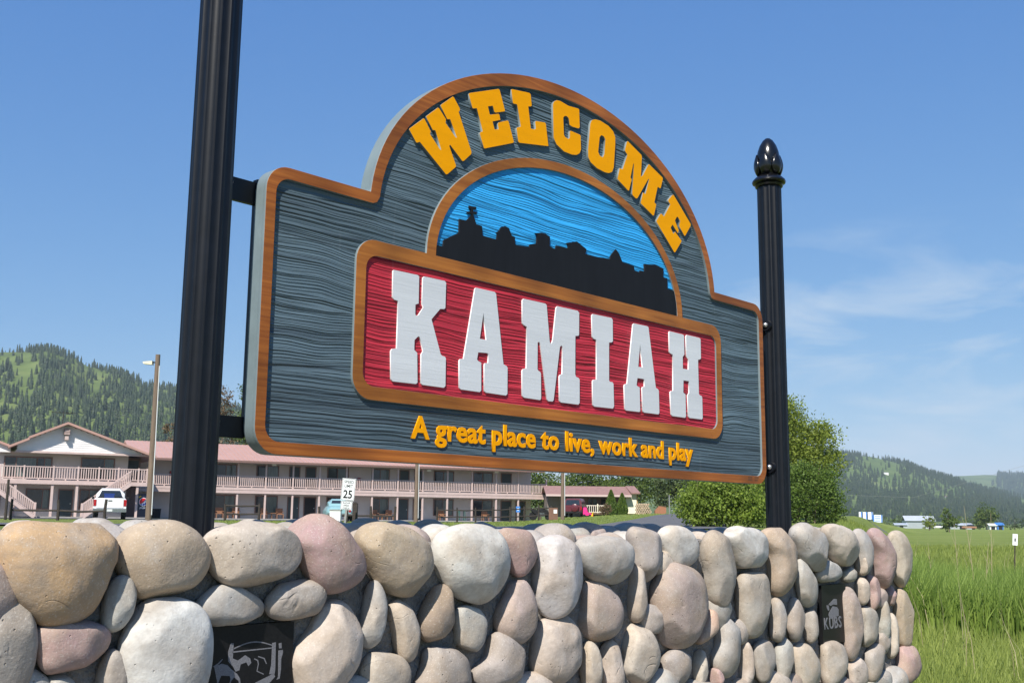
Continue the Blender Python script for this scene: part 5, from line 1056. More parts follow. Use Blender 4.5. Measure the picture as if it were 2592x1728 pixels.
up_c = [(.29 * math.cos(R(a)), 1.22 + .29 * math.sin(R(a))) for a in range(35, 216, 10)] + [(-.10, 1.10), (.05, 1.22), (.12, 1.35)]
lo_c = [(.29 * math.cos(R(a)), 1.22 + .29 * math.sin(R(a))) for a in range(215, 366, 10)] + [(.12, 1.14), (-.05, 1.04)]
flat_part('logo_band', [up_c], .0105, .0135, M_RED2, vm); flat_part('logo_band', [lo_c], .0105, .0135, M_BL2, vm)
me = text_mesh('pepsi', .24, .006, .008, .004, 'CENTER'); mesh_shift(me, 0, .70); me.materials.append(M_WH2); link('lettering', me, vm)
flat_part('sticker', [[(-.36, 1.62), (-.22, 1.70), (-.14, 1.66), (-.24, 1.60), (-.28, 1.52), (-.36, 1.54)]], -.002, .004, mat('sticker_yellow', (.75, .50, .03), .5, var=0), vm)
M_BENCH = mat('bench_wood', (.26, .13, .07), .7, var=.2, scale=4)
def chair_set(x, y, label, twin=True):
    e = mot_empty('garden_bench', x, y, .09); tag(e, label, 'bench', 'wooden seats along the motel walkway')
    for s in ((-1, 1) if twin else (0,)):
        cx = s * .75; MB().box(cx - .32, cx + .32, -.25, .25, .38, .44).build('seat', M_BENCH, e); MB().box(cx - .32, cx + .32, .22, .28, .44, .95).build('backrest', M_BENCH, e)
        for a in (-.29, .29):
            for b in (-.22, .22): MB().box(cx + a - .03, cx + a + .03, b - .03, b + .03, 0, .38).build('leg', M_BENCH, e)
            MB().box(cx + a - .04, cx + a + .04, -.25, .25, .60, .65).build('armrest', M_BENCH, e)
    if twin: MB().box(-.38, .38, -.2, .2, .48, .53).build('table_top', M_BENCH, e); MB().box(-.05, .05, -.05, .05, 0, .48).build('table_leg', M_BENCH, e)
    return e
chair_set(-.6, .7, 'wooden twin seat by the motel wall nearest the near post'); chair_set(3.4, .8, 'wooden twin seat left of the open motel door'); chair_set(14.1, .8, 'wooden twin seat with table right of the speed limit sign'); chair_set(20.3, .7, 'brown bench half behind the rail fence', False); chair_set(25.0, .7, 'orange-brown seat behind the right part of the fence', False)
st = mot_empty('green_stool', 21.9, -.4, .09); tag(st, 'dark green metal stool outside the motel', 'stool'); M_GRN = mat('green_metal', (.02, .12, .08), .4, var=0)
MB().box(-.30, .30, -.2, .2, 1.00, 1.06).build('seat', M_GRN, st)
for a in (-1, 1):
    for b in (-1, 1): MB().bar((a * .33, b * .22, 0), (a * .26, b * .16, 1.0), .05, .05).build('leg', M_GRN, st)
cz = mot_empty('trash_bin', lx(6.6), LY + 4.5, .02); tag(cz, 'black bin in the corner beside the near post', 'bin'); MB().prism([(-.28, 0), (.28, 0), (.33, .75), (-.33, .75)], 'y', -.3, .3).build('bin_body', M_DARK, cz); MB().box(-.35, .35, -.33, .33, .752, .80).build('lid', M_WOODD, cz)

# ------------------------------------------------------------------ vehicles
M_CARW = mat('car_white', (.74, .75, .76), .25, var=.03, scale=1, spec=.5); M_TYRE = mat('tyre', (.012, .012, .013), .85, var=.2, scale=20); M_CHROME = mat('chrome', (.45, .46, .47), .22, .9, var=.1, scale=4)
M_CGLASS = mat('car_glass', (.02, .026, .035), .06, var=.1, scale=1, spec=.7); M_TAIL = mat('tail_lamp', (.35, .012, .015), .2, var=0)
def wheel(e, x, y, r, wd, side):
    m = MB(); prof = [(r * .62, -wd / 2), (r * .93, -wd / 2), (r, -wd * .32), (r, wd * .32), (r * .93, wd / 2), (r * .62, wd / 2)]
    o = m.lathe(prof, 22).build('wheel', M_TYRE, e, True); o.rotation_euler = (0, R(90), 0); o.location = (x, y, r)
    MB().lathe([(.001, -wd * .44), (r * .60, -wd * .40), (r * .64, 0), (r * .60, wd * .40), (.001, wd * .44)], 16).build('rim', M_CHROME, o, True)
def loft(secs, n=None):
    """secs: list of (y, [(x,z)...]) same count each"""
    m = MB(); k = len(secs[0][1]); vs = [(x, y, z) for y, P in secs for x, z in P]
    fs = [(i * k + j, i * k + (j + 1) % k, (i + 1) * k + (j + 1) % k, (i + 1) * k + j) for i in range(len(secs) - 1) for j in range(k)]
    m.add(vs, fs + [tuple(range(k - 1, -1, -1)), tuple((len(secs) - 1) * k + j for j in range(k))]); return m
def sec(hw, z0, z1, top=None, c=.10):
    t = hw if top is None else top
    return [(-hw + c * .5, z0), (hw - c * .5, z0), (hw, z0 + c), (hw, z0 + (z1 - z0) * .55), (t, z1 - c), (t - c, z1), (-t + c, z1), (-t, z1 - c), (-hw, z0 + (z1 - z0) * .55), (-hw, z0 + c)]
tr = empty('pickup_truck', (-25.5, 69.5, ground_z(-25.5, 69.5) + .03), R(20)); tag(tr, 'white pickup truck parked tail towards us in the motel lot', 'pickup')
loft([(0, sec(.97, .55, 1.28, .95)), (.06, sec(1.0, .50, 1.32, .98)), (2.2, sec(1.0, .50, 1.32, .98)), (2.22, sec(1.0, .5, 1.30, .97)), (4.3, sec(1.0, .5, 1.28, .96)), (5.5, sec(.98, .5, 1.16, .92)), (5.75, sec(.90, .52, 1.02, .86))]).build('body', M_CARW, tr, True)
loft([(2.0, sec(.86, 1.26, 1.34, .86, .03)), (2.15, sec(.86, 1.26, 1.95, .64)), (2.6, sec(.86, 1.26, 2.00, .66)), (3.5, sec(.86, 1.26, 1.97, .64)), (4.4, sec(.86, 1.24, 1.30, .84, .03))]).build('cab', M_CARW, tr, True)
MB().add([(-.72, 1.975, 1.44), (.72, 1.975, 1.44), (.56, 2.06, 1.84), (-.56, 2.06, 1.84), (-.72, 2.03, 1.44), (.72, 2.03, 1.44), (.56, 2.115, 1.84), (-.56, 2.115, 1.84)], [(0, 1, 2, 3), (7, 6, 5, 4), (0, 4, 5, 1), (3, 2, 6, 7), (1, 5, 6, 2), (0, 3, 7, 4)]).build('rear_window', M_CGLASS, tr)
box_part('bed_shade_sheet', M_TYRE, tr, -.88, .88, .12, 1.98, 1.322, 1.335); box_part('bed_shade_band', M_TYRE, tr, -.80, .80, 1.955, 1.972, 1.325, 1.42); box_part('tailgate', M_CARW, tr, -.80, .80, -.035, -.002, .72, 1.30); box_part('bumper', M_CHROME, tr, -1.0, 1.0, -.22, -.02, .44, .66); box_part('licence_plate', M_WHITE, tr, -.16, .16, -.232, -.222, .48, .62); box_part('tailgate_handle', M_TYRE, tr, -.12, .12, -.05, -.037, 1.12, 1.18)  # bed is closed: its dark inside is painted as a black sheet and band
for s in (-1, 1): box_part('tail_lamp', M_TAIL, tr, *sorted((s * .82, s * .985)), -.03, .0, .82, 1.22); MB().box(*sorted((s * 1.0, s * 1.16)), 3.3, 3.4, 1.30, 1.46).build('mirror', M_TYRE, tr); MB().box(*sorted((s * .75, s * .95)), .1, 1.1, .24, .52).build('mud_flap', M_TYRE, tr)
for s in (-1, 1):
    for y in (1.15, 4.7): wheel(tr, s * .86, y, .39, .27, s)
cb = empty('tool_box', (-25.92, 70.6, ground_z(-25.5, 70) + 1.36), R(20)); tag(cb, 'blue cool box standing in the white pickup bed', 'box'); MB().box(-.36, .24, -.2, .2, 0, .24).build('box_body', mat('box_blue', (.02, .05, .22), .5, var=0), cb); MB().box(-.38, .26, -.22, .22, .242, .29).build('lid', M_BL2, cb)
# old light blue car half hidden behind the speed limit sign
M_CARB = mat('car_aqua', (.22, .38, .40), .25, var=.04, scale=1, spec=.5)
cx_, cy_ = -11.35, 73.; cc = empty('vintage_car', (cx_, cy_, ground_z(cx_, cy_) + .03), R(13)); tag(cc, 'old light blue sedan parked behind the speed limit sign', 'car')
loft([(0, sec(.70, .45, .80, .62)), (.15, sec(.84, .38, .92, .74)), (.8, sec(.92, .35, 1.0, .82)), (1.7, sec(.95, .33, 1.02, .86)), (3.0, sec(.95, .33, 1.02, .86)), (4.3, sec(.93, .35, .98, .80)), (4.85, sec(.86, .38, .86, .7)), (5.0, sec(.7, .45, .76, .6))]).build('body', M_CARB, cc, True)
loft([(1.0, sec(.72, .98, 1.02, .70, .03)), (1.45, sec(.74, .98, 1.46, .56)), (2.0, sec(.76, .98, 1.52, .58)), (2.7, sec(.76, .98, 1.50, .57)), (3.3, sec(.74, .98, 1.02, .70, .03))]).build('cabin', M_CARB, cc, True)
for s in (-1, 1):
    MB().add([(s * .752, 1.62, 1.06), (s * .752, 3.0, 1.06), (s * .625, 2.62, 1.42), (s * .625, 1.72, 1.42), (s * .742, 1.62, 1.06), (s * .742, 3.0, 1.06), (s * .615, 2.62, 1.42), (s * .615, 1.72, 1.42)], [(0, 1, 2, 3), (7, 6, 5, 4), (0, 4, 5, 1), (3, 2, 6, 7), (1, 5, 6, 2), (0, 3, 7, 4)]).build('side_window', M_CGLASS, cc)
    box_part('tail_lamp', M_TAIL, cc, *sorted((s * .55, s * .70)), -.03, .1, .62, .76)
    for y in (.95, 3.95): wheel(cc, s * .80, y, .34, .20, s)
MB().add([(-.6, 1.06, 1.06), (.6, 1.06, 1.06), (.48, 1.36, 1.40), (-.48, 1.36, 1.40), (-.6, 1.1, 1.05), (.6, 1.1, 1.05), (.48, 1.40, 1.39), (-.48, 1.40, 1.39)], [(0, 1, 2, 3), (7, 6, 5, 4), (0, 4, 5, 1), (3, 2, 6, 7), (1, 5, 6, 2), (0, 3, 7, 4)]).build('rear_window', M_CGLASS, cc)
box_part('bumper', M_CHROME, cc, -.85, .85, -.12, -.0, .42, .54)
# maroon off-roader by the low house
M_CARM = mat('car_maroon', (.105, .020, .028), .3, var=.05, scale=1, spec=.5)
sx_, sy_ = 5.75, 100.5; sv = empty('off_roader', (sx_, sy_, ground_z(sx_, sy_) + .02), R(-14)); tag(sv, 'maroon off-roader with spare wheel parked outside the low house', 'car')
loft([(0, sec(.84, .42, 1.02, .80)), (.08, sec(.88, .40, 1.06, .84)), (2.6, sec(.88, .40, 1.04, .84)), (3.9, sec(.86, .42, .98, .80)), (4.1, sec(.78, .45, .9, .74))]).build('body', M_CARM, sv, True)
loft([(.04, sec(.84, 1.0, 1.12, .82, .03)), (.12, sec(.83, 1.0, 1.72, .70)), (1.2, sec(.83, 1.0, 1.76, .72)), (2.3, sec(.83, 1.0, 1.72, .70)), (2.9, sec(.82, 1.0, 1.06, .8, .03))]).build('cabin', M_CARM, sv, True)
MB().add([(-.66, .02, 1.14), (.66, .02, 1.14), (.58, .09, 1.60), (-.58, .09, 1.60), (-.66, .06, 1.14), (.66, .06, 1.14), (.58, .13, 1.60), (-.58, .13, 1.60)], [(0, 1, 2, 3), (7, 6, 5, 4), (0, 4, 5, 1), (3, 2, 6, 7), (1, 5, 6, 2), (0, 3, 7, 4)]).build('rear_window', M_CGLASS, sv)
sp_ = MB().lathe([(.001, -.10), (.30, -.10), (.36, -.06), (.36, .06), (.30, .10), (.001, .10)], 24).build('spare_wheel', M_CARM, sv, True); sp_.rotation_euler = (R(90), 0, 0); sp_.location = (.22, -.13, .88)
box_part('bumper', M_TYRE, sv, -.88, .88, -.14, -.002, .40, .56)
for s in (-1, 1):
    box_part('tail_lamp', M_TAIL, sv, *sorted((s * .74, s * .86)), -.02, .02, .70, 1.0)
    for y in (.75, 3.2): wheel(sv, s * .76, y, .36, .24, s)

# ------------------------------------------------------------------ utility poles
M_POLE = mat('pole_wood', (.165, .120, .088), .85, var=.25, scale=3, bump=.4, bscale=25, dist=.01, stretch=(6, 6, .5)); M_PIPE = mat('white_conduit', (.62, .64, .66), .5, var=.05)
def pole(x, y, h, r, label, lamp=False, lean=0.):
    e = empty('utility_pole', gz(x, y)); tag(e, label, 'pole')
    MB().tube([(0, 0, -.3), (lean * .5, 0, h * .5), (lean, 0, h)], [r, r * .86, r * .72], 14).build('pole_shaft', M_POLE, e, True)
    MB().tube([(r * 1.02, -r * .4, .3), (r * .95 + lean * .5, -r * .4, h * .5), (r * .8 + lean, -r * .4, h * .93)], [.025, .025, .025], 8).build('conduit', M_PIPE, e, True)
    if lamp:
        MB().bar((lean - .05, 0, h - .42), (lean - .24, -.05, h - .40), .06, .06).build('lamp_arm', M_IRON, e)
        lh = MB().prism([(-.22, -.14), (-.66, -.10), (-.70, .0), (-.22, .05)], 'y', -.16, .16).build('lamp_head', M_LAMPW, e); lh.location = (lean, -.05, h - .40)
    return e
pole(-18.2, 55, 8.45, .165, 'wooden lamp pole standing left of the near sign post', True, -.05)
pole(-6.9, 80, 5.9, .17, 'wooden pole in front of the motel below the middle of the sign')
pole(3.85, 80, 5.9, .15, 'wooden pole in front of the gap between motel and low house')

# ------------------------------------------------------------------ speed limit sign
M_SIGNW = mat('sign_white', (.78, .80, .80), .45, var=.03, scale=4); M_SIGNB = mat('sign_black', (.012, .012, .012), .5, var=0); M_GALV = mat('galvanised', (.38, .38, .36), .5, .6, var=.2, scale=8)
sg = empty('speed_limit_sign', gz(-6.05, 40), R(9)); tag(sg, 'white SPEED LIMIT 25 sign on a grey post with a smaller plate below', 'road sign'); sg.rotation_euler = (0, R(4.0), R(9))
zb = 1.83 - ground_z(-6.05, 40) + .12
def plate(name, x0, x1, z0, z1, lines, par):
    o = MB().box(x0, x1, -.006, 0., z0, z1).build(name, M_SIGNW, par)
    bd = flat_part('border', [rrect(x0 + .012, x1 - .012, z0 + .012, z1 - .012, .03, 4), rrect(x0 + .024, x1 - .024, z0 + .024, z1 - .024, .025, 4)], .0065, .0085, M_SIGNB, o)
    for txt, size, z, bold, kx_ in lines:
        me = text_mesh(txt, size, .002, .0078, bold, 'CENTER'); mesh_shift(me, (x0 + x1) / 2, z, kx_); me.materials.append(M_SIGNB); link('lettering', me, o)
    return o
plate('sign_plate', -.245, .245, zb, zb + .80, [('SPEED', .150, zb + .625, .0015, .88), ('LIMIT', .150, zb + .475, .0015, .88), ('25', .41, zb + .085, .010, .84)], sg)
plate('sub_plate', -.22, .20, zb - .34, zb - .02, [('RADAR', .085, zb - .125, .001, .95), ('SPEED', .085, zb - .215, .001, .95), ('CHECK', .085, zb - .305, .001, .95)], sg)
MB().box(-.035, .035, .002, .07, -.3, zb + .7).build('sign_post_upright', M_GALV, sg)
eb = empty('meter_post', gz(-5.85, 41.2)); tag(eb, 'dark wooden stub post right behind the speed limit sign', 'post'); MB().box(-.09, .09, -.09, .09, -.2, .78).build('stub', M_WOODD, eb); MB().prism([(-.095, .782), (.095, .782), (0, .86)], 'y', -.095, .095).build('cap', M_WOODD, eb)
ub = empty('utility_box', gz(-6.55, 41.0)); tag(ub, 'pale utility box left of the speed limit sign post', 'utility box'); MB().box(-.2, .2, -.15, .15, 0, .52).build('cabinet', M_SIGNW, ub); MB().box(-.22, .22, -.17, .17, .522, .56).build('lid', M_GALV, ub)

# ------------------------------------------------------------------ rail fences
def fence(name, pts, label, rails=(.45, .95), ph=1.15, pr=.075, mat_=None):
    """pts: world (x,y) of each post"""
    e = empty(name, gz(*pts[0])); tag(e, label, 'fence'); z0 = e.location.z; rs = random.Random(len(label))
    for i, (x, y) in enumerate(pts):
        hh = ph * rs.uniform(.94, 1.06); X = x - pts[0][0]; Y = y - pts[0][1]; zz = ground_z(x, y) - z0
        MB().tube([(X, Y, zz - .2), (X + rs.uniform(-.02, .02), Y, zz + hh * .5), (X + rs.uniform(-.03, .03), Y, zz + hh)], [pr, pr * .95, pr * .85], 8).build('fence_post', mat_ or M_WOODD, e)
    for (x, y), (x2, y2) in zip(pts, pts[1:]):
        for r in rails:
            a = Vector((x - pts[0][0], y - pts[0][1], ground_z(x, y) - z0 + r)); b = Vector((x2 - pts[0][0], y2 - pts[0][1], ground_z(x2, y2) - z0 + r)); mid = a.lerp(b, .5) + Vector((0, 0, rs.uniform(-.05, .0)))
            MB().tube([a, mid, b], [.045, .05, .042], 6).build('rail', M_WOODD, e)
fence('rail_fence', [(-22.85, 50), (-20.7, 50), (-18.55, 50)], 'dark low rail fence in front of the white pickup', (.45,), .95)
tp = empty('gate_post', gz(-22.9, 49.6)); tag(tp, 'tall dark fence post at the left edge before the stairs', 'post'); MB().tube([(0, 0, -.2), (0, 0, 1.8)], [.065, .055], 10).build('post_shaft', M_WOODD, tp)
MB().lathe([(.056, 1.8), (.04, 1.83), (.001, 1.84)], 10).build('post_cap', M_WOODD, tp)
fence('rail_fence', [(-15.66, 60), (-13.8, 60)], 'short two rail fence right of the near post', (.42, .86), 1.0)
fence('rail_fence', [(-10.49, 60), (-9.0, 60.2), (-7.64, 60), (-6.33, 60)], 'dark rail fence beside the speed limit sign', (.40,), .92)
fence('rail_fence', [(-5.68, 85), (-4.13, 85), (-2.69, 85), (-1.34, 85)], 'two rail fence in front of the right half of the motel', (.45, .95), 1.15)
fence('rail_fence', [(-1.34, 85.2), (0, 84), (1.1, 85), (2.2, 84.6), (3.22, 85)], 'crooked black rail fence at the right end of the motel', (.40, .95), 1.15)

# ------------------------------------------------------------------ low house right of the motel
M_HROOF = mat('house_shingle', (.27, .155, .135), .85, var=.2, scale=3, bump=.5, bscale=30, dist=.02); M_CREAM = mat('cream_wall', (.76, .72, .56), .7, var=.05, scale=2); M_HWALL = mat('taupe_wall', (.22, .18, .16), .8, var=.1, scale=2)
hs = empty('low_house', (3.7, 106.0, ground_z(8, 106) - .05), R(2)); tag(hs, 'low brown roofed house with porch right of the motel', 'house')
box_part('wall', M_HWALL, hs, 0, 7.6, 1.2, 7., 0, 2.1); box_part('end_wall', M_CREAM, hs, 7.6, 8.6, -.2, 7., .35, 2.25); box_part('end_wall', mat('tan_trim', (.45, .27, .10), .7, var=.05), hs, 8.6, 8.72, -.1, 7., .3, 2.15); box_part('foundation', M_WOOD, hs, 7.6, 8.6, -.15, 7., 0, .348)
MB().prism([(-1.0, 2.10), (3.2, 3.05), (7.6, 2.1), (7.6, 1.98), (3.2, 2.93), (-1.0, 1.98)], 'x', -.3, 8.0).build('roof', M_HROOF, hs); MB().prism([(-.7, 2.36), (3.2, 3.12), (7.6, 2.32), (7.6, 2.2), (3.2, 3.0), (-.7, 2.24)], 'x', 8.0, 8.9).build('roof', M_HROOF, hs)
box_part('eave_trim', M_TRIM, hs, -.3, 8.0, -1.06, -1.003, 1.93, 2.11)
for a, b in ((1.7, 2.8), (4.0, 4.9), (5.3, 6.2)): window(a, b, .7, 1.75, 1.2, hs)
box_part('porch_floor', M_WOOD, hs, 3.1, 6.6, -.6, 1.19, .25, .38)
pr_ = MB(); pr_.box(3.1, 6.4, -.6, -.54, 1.05, 1.12).box(3.1, 6.4, -.6, -.54, .42, .49)
for i in range(17): pr_.box(3.12 + i * .2, 3.18 + i * .2, -.59, -.55, .49, 1.05)
pr_.build('porch_rail', mat('porch_white', (.70, .62, .52), .6, var=.08), hs)
for x in (3.1, 4.75, 6.4): box_part('porch_post', M_CREAM, hs, x - .05, x + .05, -.62, -.52, .38, 1.25)
# woodpile, crate, ladder-like gate, toys
wp = empty('firewood_stack', gz(11.9, 103)); tag(wp, 'stacked split firewood beside the cream house end', 'firewood'); M_LOG = mat('split_log', (.42, .32, .22), .9, var=.35, scale=6)
rs_ = random.Random(5)
for r in range(6):
    for c_ in range(7 - r // 3):
        o = MB().tube([(c_ * .21 + (r % 2) * .1, -.2 + rs_.uniform(-.05, .05), .1 + r * .17), (c_ * .21 + (r % 2) * .1, .25, .1 + r * .17)], [.095, .095], 6).build('log', M_LOG, wp)
tb = empty('brown_box', gz(3.30, 83.5)); tag(tb, 'brown metal box with a white notice in front of the pole', 'utility box'); MB().box(-.34, .34, -.25, .25, 0, .92).build('cabinet', mat('box_brown', (.17, .09, .06), .6, var=.1), tb); MB().box(.02, .28, -.262, -.252, .50, .78).build('notice', M_SIGNW, tb)
bsn = empty('parking_sign', gz(.62, 86)); tag(bsn, 'small blue parking sign on a thin post at the motel end', 'sign'); MB().box(-.03, .03, 0, .06, 0, 1.0).build('sign_upright', M_GALV, bsn); MB().box(-.16, .16, -.012, -.002, .72, 1.18).build('sign_plate', mat('sign_blue', (.05, .20, .55), .5, var=0), bsn); MB().box(-.06, .06, -.016, -.013, .86, 1.04).build('symbol', M_SIGNW, bsn)
gt = empty('metal_gate', gz(14.6, 100)); tag(gt, 'grey tubular gate right of the firewood stack', 'gate')
for x in (0, 1.0): MB().tube([(x, 0, 0), (x, 0, 1.75)], [.05, .05], 8).build('gate_post', M_GALV, gt)
for z in (.35, .75, 1.15): MB().tube([(.05, 0, z), (.95, 0, z)], [.03, .03], 6).build('gate_bar', M_GALV, gt)
cr_ = empty('wooden_crate', gz(13.7, 99.6)); tag(cr_, 'reddish plywood crate left of the tubular gate', 'crate'); MB().prism([(-.5, 0), (.5, 0), (.5, .62), (-.1, .72), (-.5, .30)], 'y', -.35, .35).build('crate_body', mat('plywood_red', (.30, .13, .07), .8, var=.1), cr_); MB().box(-.1, .5, -.37, .37, .722, .75).build('crate_lid', M_WOOD, cr_)
ty = empty('pink_ride_on', gz(6.95, 99.4)); tag(ty, 'bright pink plastic ride-on toy behind the off-roader', 'toy'); M_PINK = mat('toy_pink', (.75, .03, .22), .4, var=0)
MB().prism([(-.3, .12), (.42, .12), (.46, .3), (.1, .42), (-.02, .85), (-.28, .85), (-.32, .4)], 'y', -.22, .22).build('toy_body', M_PINK, ty)
for x in (-.2, .3): MB().tube([(x, -.25, .12), (x, .25, .12)], [.12, .12], 10).build('toy_wheel', M_TYRE, ty)
sl_ = empty('yellow_toy', gz(7.45, 99.2)); tag(sl_, 'small yellow toy slide beside the pink toy', 'toy'); MB().prism([(-.12, 0), (.05, 0), (.14, .38), (.06, .40)], 'y', -.12, .12).build('slide', mat('toy_yellow', (.75, .5, .02), .4, var=0), sl_); MB().box(.06, .1, -.12, .12, 0, .36).build('ladder', M_RED2, sl_)
gc = empty('garden_clutter_pot', gz(9.0, 101.2)); tag(gc, 'dry brown shrub in front of the porch rail', 'shrub'); Q, Fq = crown_mesh([(0, 0, .6, .5, .4, .5), (-.4, 0, .5, .4, .4, .4)], 1500, .06, 77); npmesh('foliage', Q, Fq, M_LEAF_D, gc, False, 4); MB().tube([(0, 0, -.05), (0, 0, .6)], [.04, .02], 6).build('stem', M_BARK, gc)
mc = empty('covered_motorcycle', gz(2.45, 86.2), R(15)); tag(mc, 'parked motorcycle with dark seat at the right end of the motel', 'motorcycle')
for x in (-.65, .65): o = MB().lathe([(.22, -.06), (.31, -.06), (.34, 0), (.31, .06), (.22, .06)], 18).build('wheel', M_TYRE, mc, True); o.rotation_euler = (R(90), 0, 0); o.location = (x, 0, .34)
MB().prism([(-.5, .45), (.45, .40), (.55, .75), (.15, .95), (-.15, .80), (-.75, .85), (-.8, .7)], 'y', -.16, .16).build('frame_body', M_TYRE, mc); MB().bar((.65, 0, .34), (.42, 0, 1.05), .06, .10).build('fork', M_CHROME, mc); MB().bar((.40, -.38, 1.08), (.40, .38, 1.08), .04, .04).build('handlebar', M_CHROME, mc); MB().prism([(-.3, .3), (.25, .3), (.2, .6), (-.2, .6)], 'y', -.2, .2).build('engine', M_CHROME, mc)

# ------------------------------------------------------------------ right-hand field: farm, markers, grass
M_CORR = mat('corrugated_metal', (.40, .44, .47), .5, .3, var=.1, scale=.5); M_CORR2 = mat('corrugated_roof', (.55, .58, .62), .4, .3, var=.08, scale=.5)
shx, shy = .3754 * 352, 352.; sh = empty('metal_shed', (shx, shy, ground_z(shx, shy)), R(-8)); tag(sh, 'grey corrugated metal shed with pale roof across the field', 'shed')
box_part('wall', M_CORR, sh, -4.4, 4.4, 0, 6, 0, 2.6); MB().prism([(-.5, 2.55), (2.6, 4.1), (6.5, 2.5), (6.5, 2.38), (2.6, 3.96), (-.5, 2.43)], 'x', -4.8, 4.8).build('roof', M_CORR2, sh)
MB().prism([(0, 2.6), (6, 2.6), (2.6, 3.9)], 'x', -4.41, -4.30).build('gable_end', M_DARK, sh)
rb = MB()
for i in range(28): rb.box(-4.35 + i * .32, -4.28 + i * .32, -.05, -.003, .02, 2.5)
rb.build('wall_ribs', M_CORR, sh); box_part('door', M_CORR2, sh, 1.6, 3.6, -.09, -.055, 0, 2.1)
M_TBLUE = mat('trailer_blue', (.06, .20, .55), .5, var=.05); M_TWH = mat('trailer_white', (.75, .78, .80), .5, var=.04)
for i, (tx, wd, hh) in enumerate(((.3211, .9, 2.2), (.3252, 1.15, 2.2), (.3300, 1.3, 2.2), (.3367, 2.6, 2.25))):
    x = tx * 330; e = empty('box_trailer', (x, 330, ground_z(x, 330)), R(-20)); tag(e, ('leftmost white box trailer peeking over the green bank', 'second white and blue box trailer over the green bank', 'third white and blue box trailer over the green bank', 'widest blue box trailer with dark slats, nearest the shed')[i], 'trailer', 'box trailers across the field')
    MB().box(-wd / 2, wd / 2, 0, 8, .7, .7 + hh).build('trailer_box', M_TWH, e); MB().box(wd / 2 - .3, wd / 2 + .02, -.05, -.003, .7, .7 + hh).build('corner_panel', M_TBLUE, e)
    if i == 3:
        MB().box(-wd / 2 - .02, -wd / 2 + .35, -.05, -.003, .7, .7 + hh).build('corner_panel', M_TBLUE, e)
        for k in range(4): MB().box(-.75, .8, -.05, -.003, .95 + k * .5, 1.1 + k * .5).build('slat_opening', M_TBLUE, e)
    for s in (-1, 1): MB().tube([(s * wd * .4, 1.5, .45), (s * wd * .3, 1.5, .45)], [.45, .45], 12).build('wheel', M_TYRE, e)
for i, (tx, y, wd, hh, m_, lab) in enumerate(((.358, 345, 3.6, 1.7, M_CORR2, 'low pale roofed shed left of the metal shed'), (.413, 340, 6.4, 1.9, M_CORR2, 'long low white roofed building right of the metal shed'), (.442, 335, 1.9, 1.9, M_TWH, 'small white tank shed far right'), (.4487, 335, 1.8, 2.2, M_TBLUE, 'small blue shed at the far right of the farm'))):
    x = tx * y; e = empty('farm_building', (x, y, ground_z(x, y)), R(-12)); tag(e, lab, 'shed'); MB().box(-wd / 2, wd / 2, 0, 5, 0, hh * .7).build('wall', M_CORR if m_ is M_CORR2 else m_, e); MB().prism([(-.4, hh * .68), (2.5, hh), (5.4, hh * .68), (5.4, hh * .62), (2.5, hh * .94), (-.4, hh * .62)], 'x', -wd / 2 - .3, wd / 2 + .3).build('roof', m_, e); MB().box(-.5, .6, -.03, -.003, 0, hh * .5).build('door', M_DARK, e)
for i, (tx, y, c_, lab) in enumerate(((.3480, 338, M_CARW, 'white van parked between trailers and shed'), (.397, 338, M_CARW, 'white car right of the metal shed'), (.4265, 334, M_BENCH, 'rusty red vehicle beside the long white building'))):
    x = tx * y; e = empty('parked_car', (x, y, ground_z(x, y)), R(80)); tag(e, lab, 'car')
    loft([(0, sec(.8, .35, .85, .75)), (.5, sec(.85, .35, .95, .8)), (3.6, sec(.85, .35, .95, .8)), (4.2, sec(.78, .4, .8, .7))]).build('body', c_, e, True); loft([(.5, sec(.75, .9, .97, .72, .03)), (.9, sec(.75, .9, 1.45, .6)), (2.4, sec(.75, .9, 1.45, .6)), (3.1, sec(.75, .9, .97, .72, .03))]).build('cabin', M_CGLASS, e, True)
    for s in (-1, 1):
        for yy in (.8, 3.3): wheel(e, s * .72, yy, .32, .2, s)
# far houses on the hills
for i, (ta, r, zf, lab) in enumerate(((.3465, 1800, zR, 'tiny white house in the clearing on the right hill'), (.403, 1500, zR, 'tiny white house low on the far right slope'), (-.3995, 560, zL, 'tiny white long building on the left slope above the motel roof'))):
    x = ta * r; e = empty('hill_house', (x, r, zf(ta, r) + .3), 0); tag(e, lab, 'house'); s = .8 if i < 2 else .8; MB().box(-5 * s, 5 * s, 0, 6, -2, 2.6 * s).build('wall', M_SIDE, e); MB().prism([(-.5, 2.6 * s), (3, 4.2 * s), (6.5, 2.6 * s)], 'x', -5.4 * s, 5.4 * s).build('roof', M_TRIMD if i == 1 else M_SIDE, e)

# white marker on a steel post
mkx, mky = .4560 * 17.2, 17.2; mk = empty('field_marker', gz(mkx, mky), R(-24)); tag(mk, 'small white marker plate on a thin steel post in the grass', 'marker')
mk.rotation_euler = (0, R(4.5), R(-24))
MB().bar((0, 0, -.2), (0, 0, 1.12), .018, .028).build('steel_post', M_WOODD, mk); MB().box(-.036, .036, -.028, -.019, 1.0, 1.175).build('plate', M_SIGNW, mk); MB().box(-.010, .010, -.031, -.0285, 1.06, 1.11).build('symbol', M_SIGNB, mk)
# overhead wire across the right hillside
ow = MB(); ow.tube([(.31 * 210, 210, ground_z(60, 210) + 4.8), (.37 * 205, 205, 6.3), (.435 * 200, 200, 9.9), (.62 * 190, 190, 20)], [.018] * 4, 5); tag(ow.build('overhead_wire', M_GALV), 'thin overhead wire crossing in front of the right hillside', 'wire')

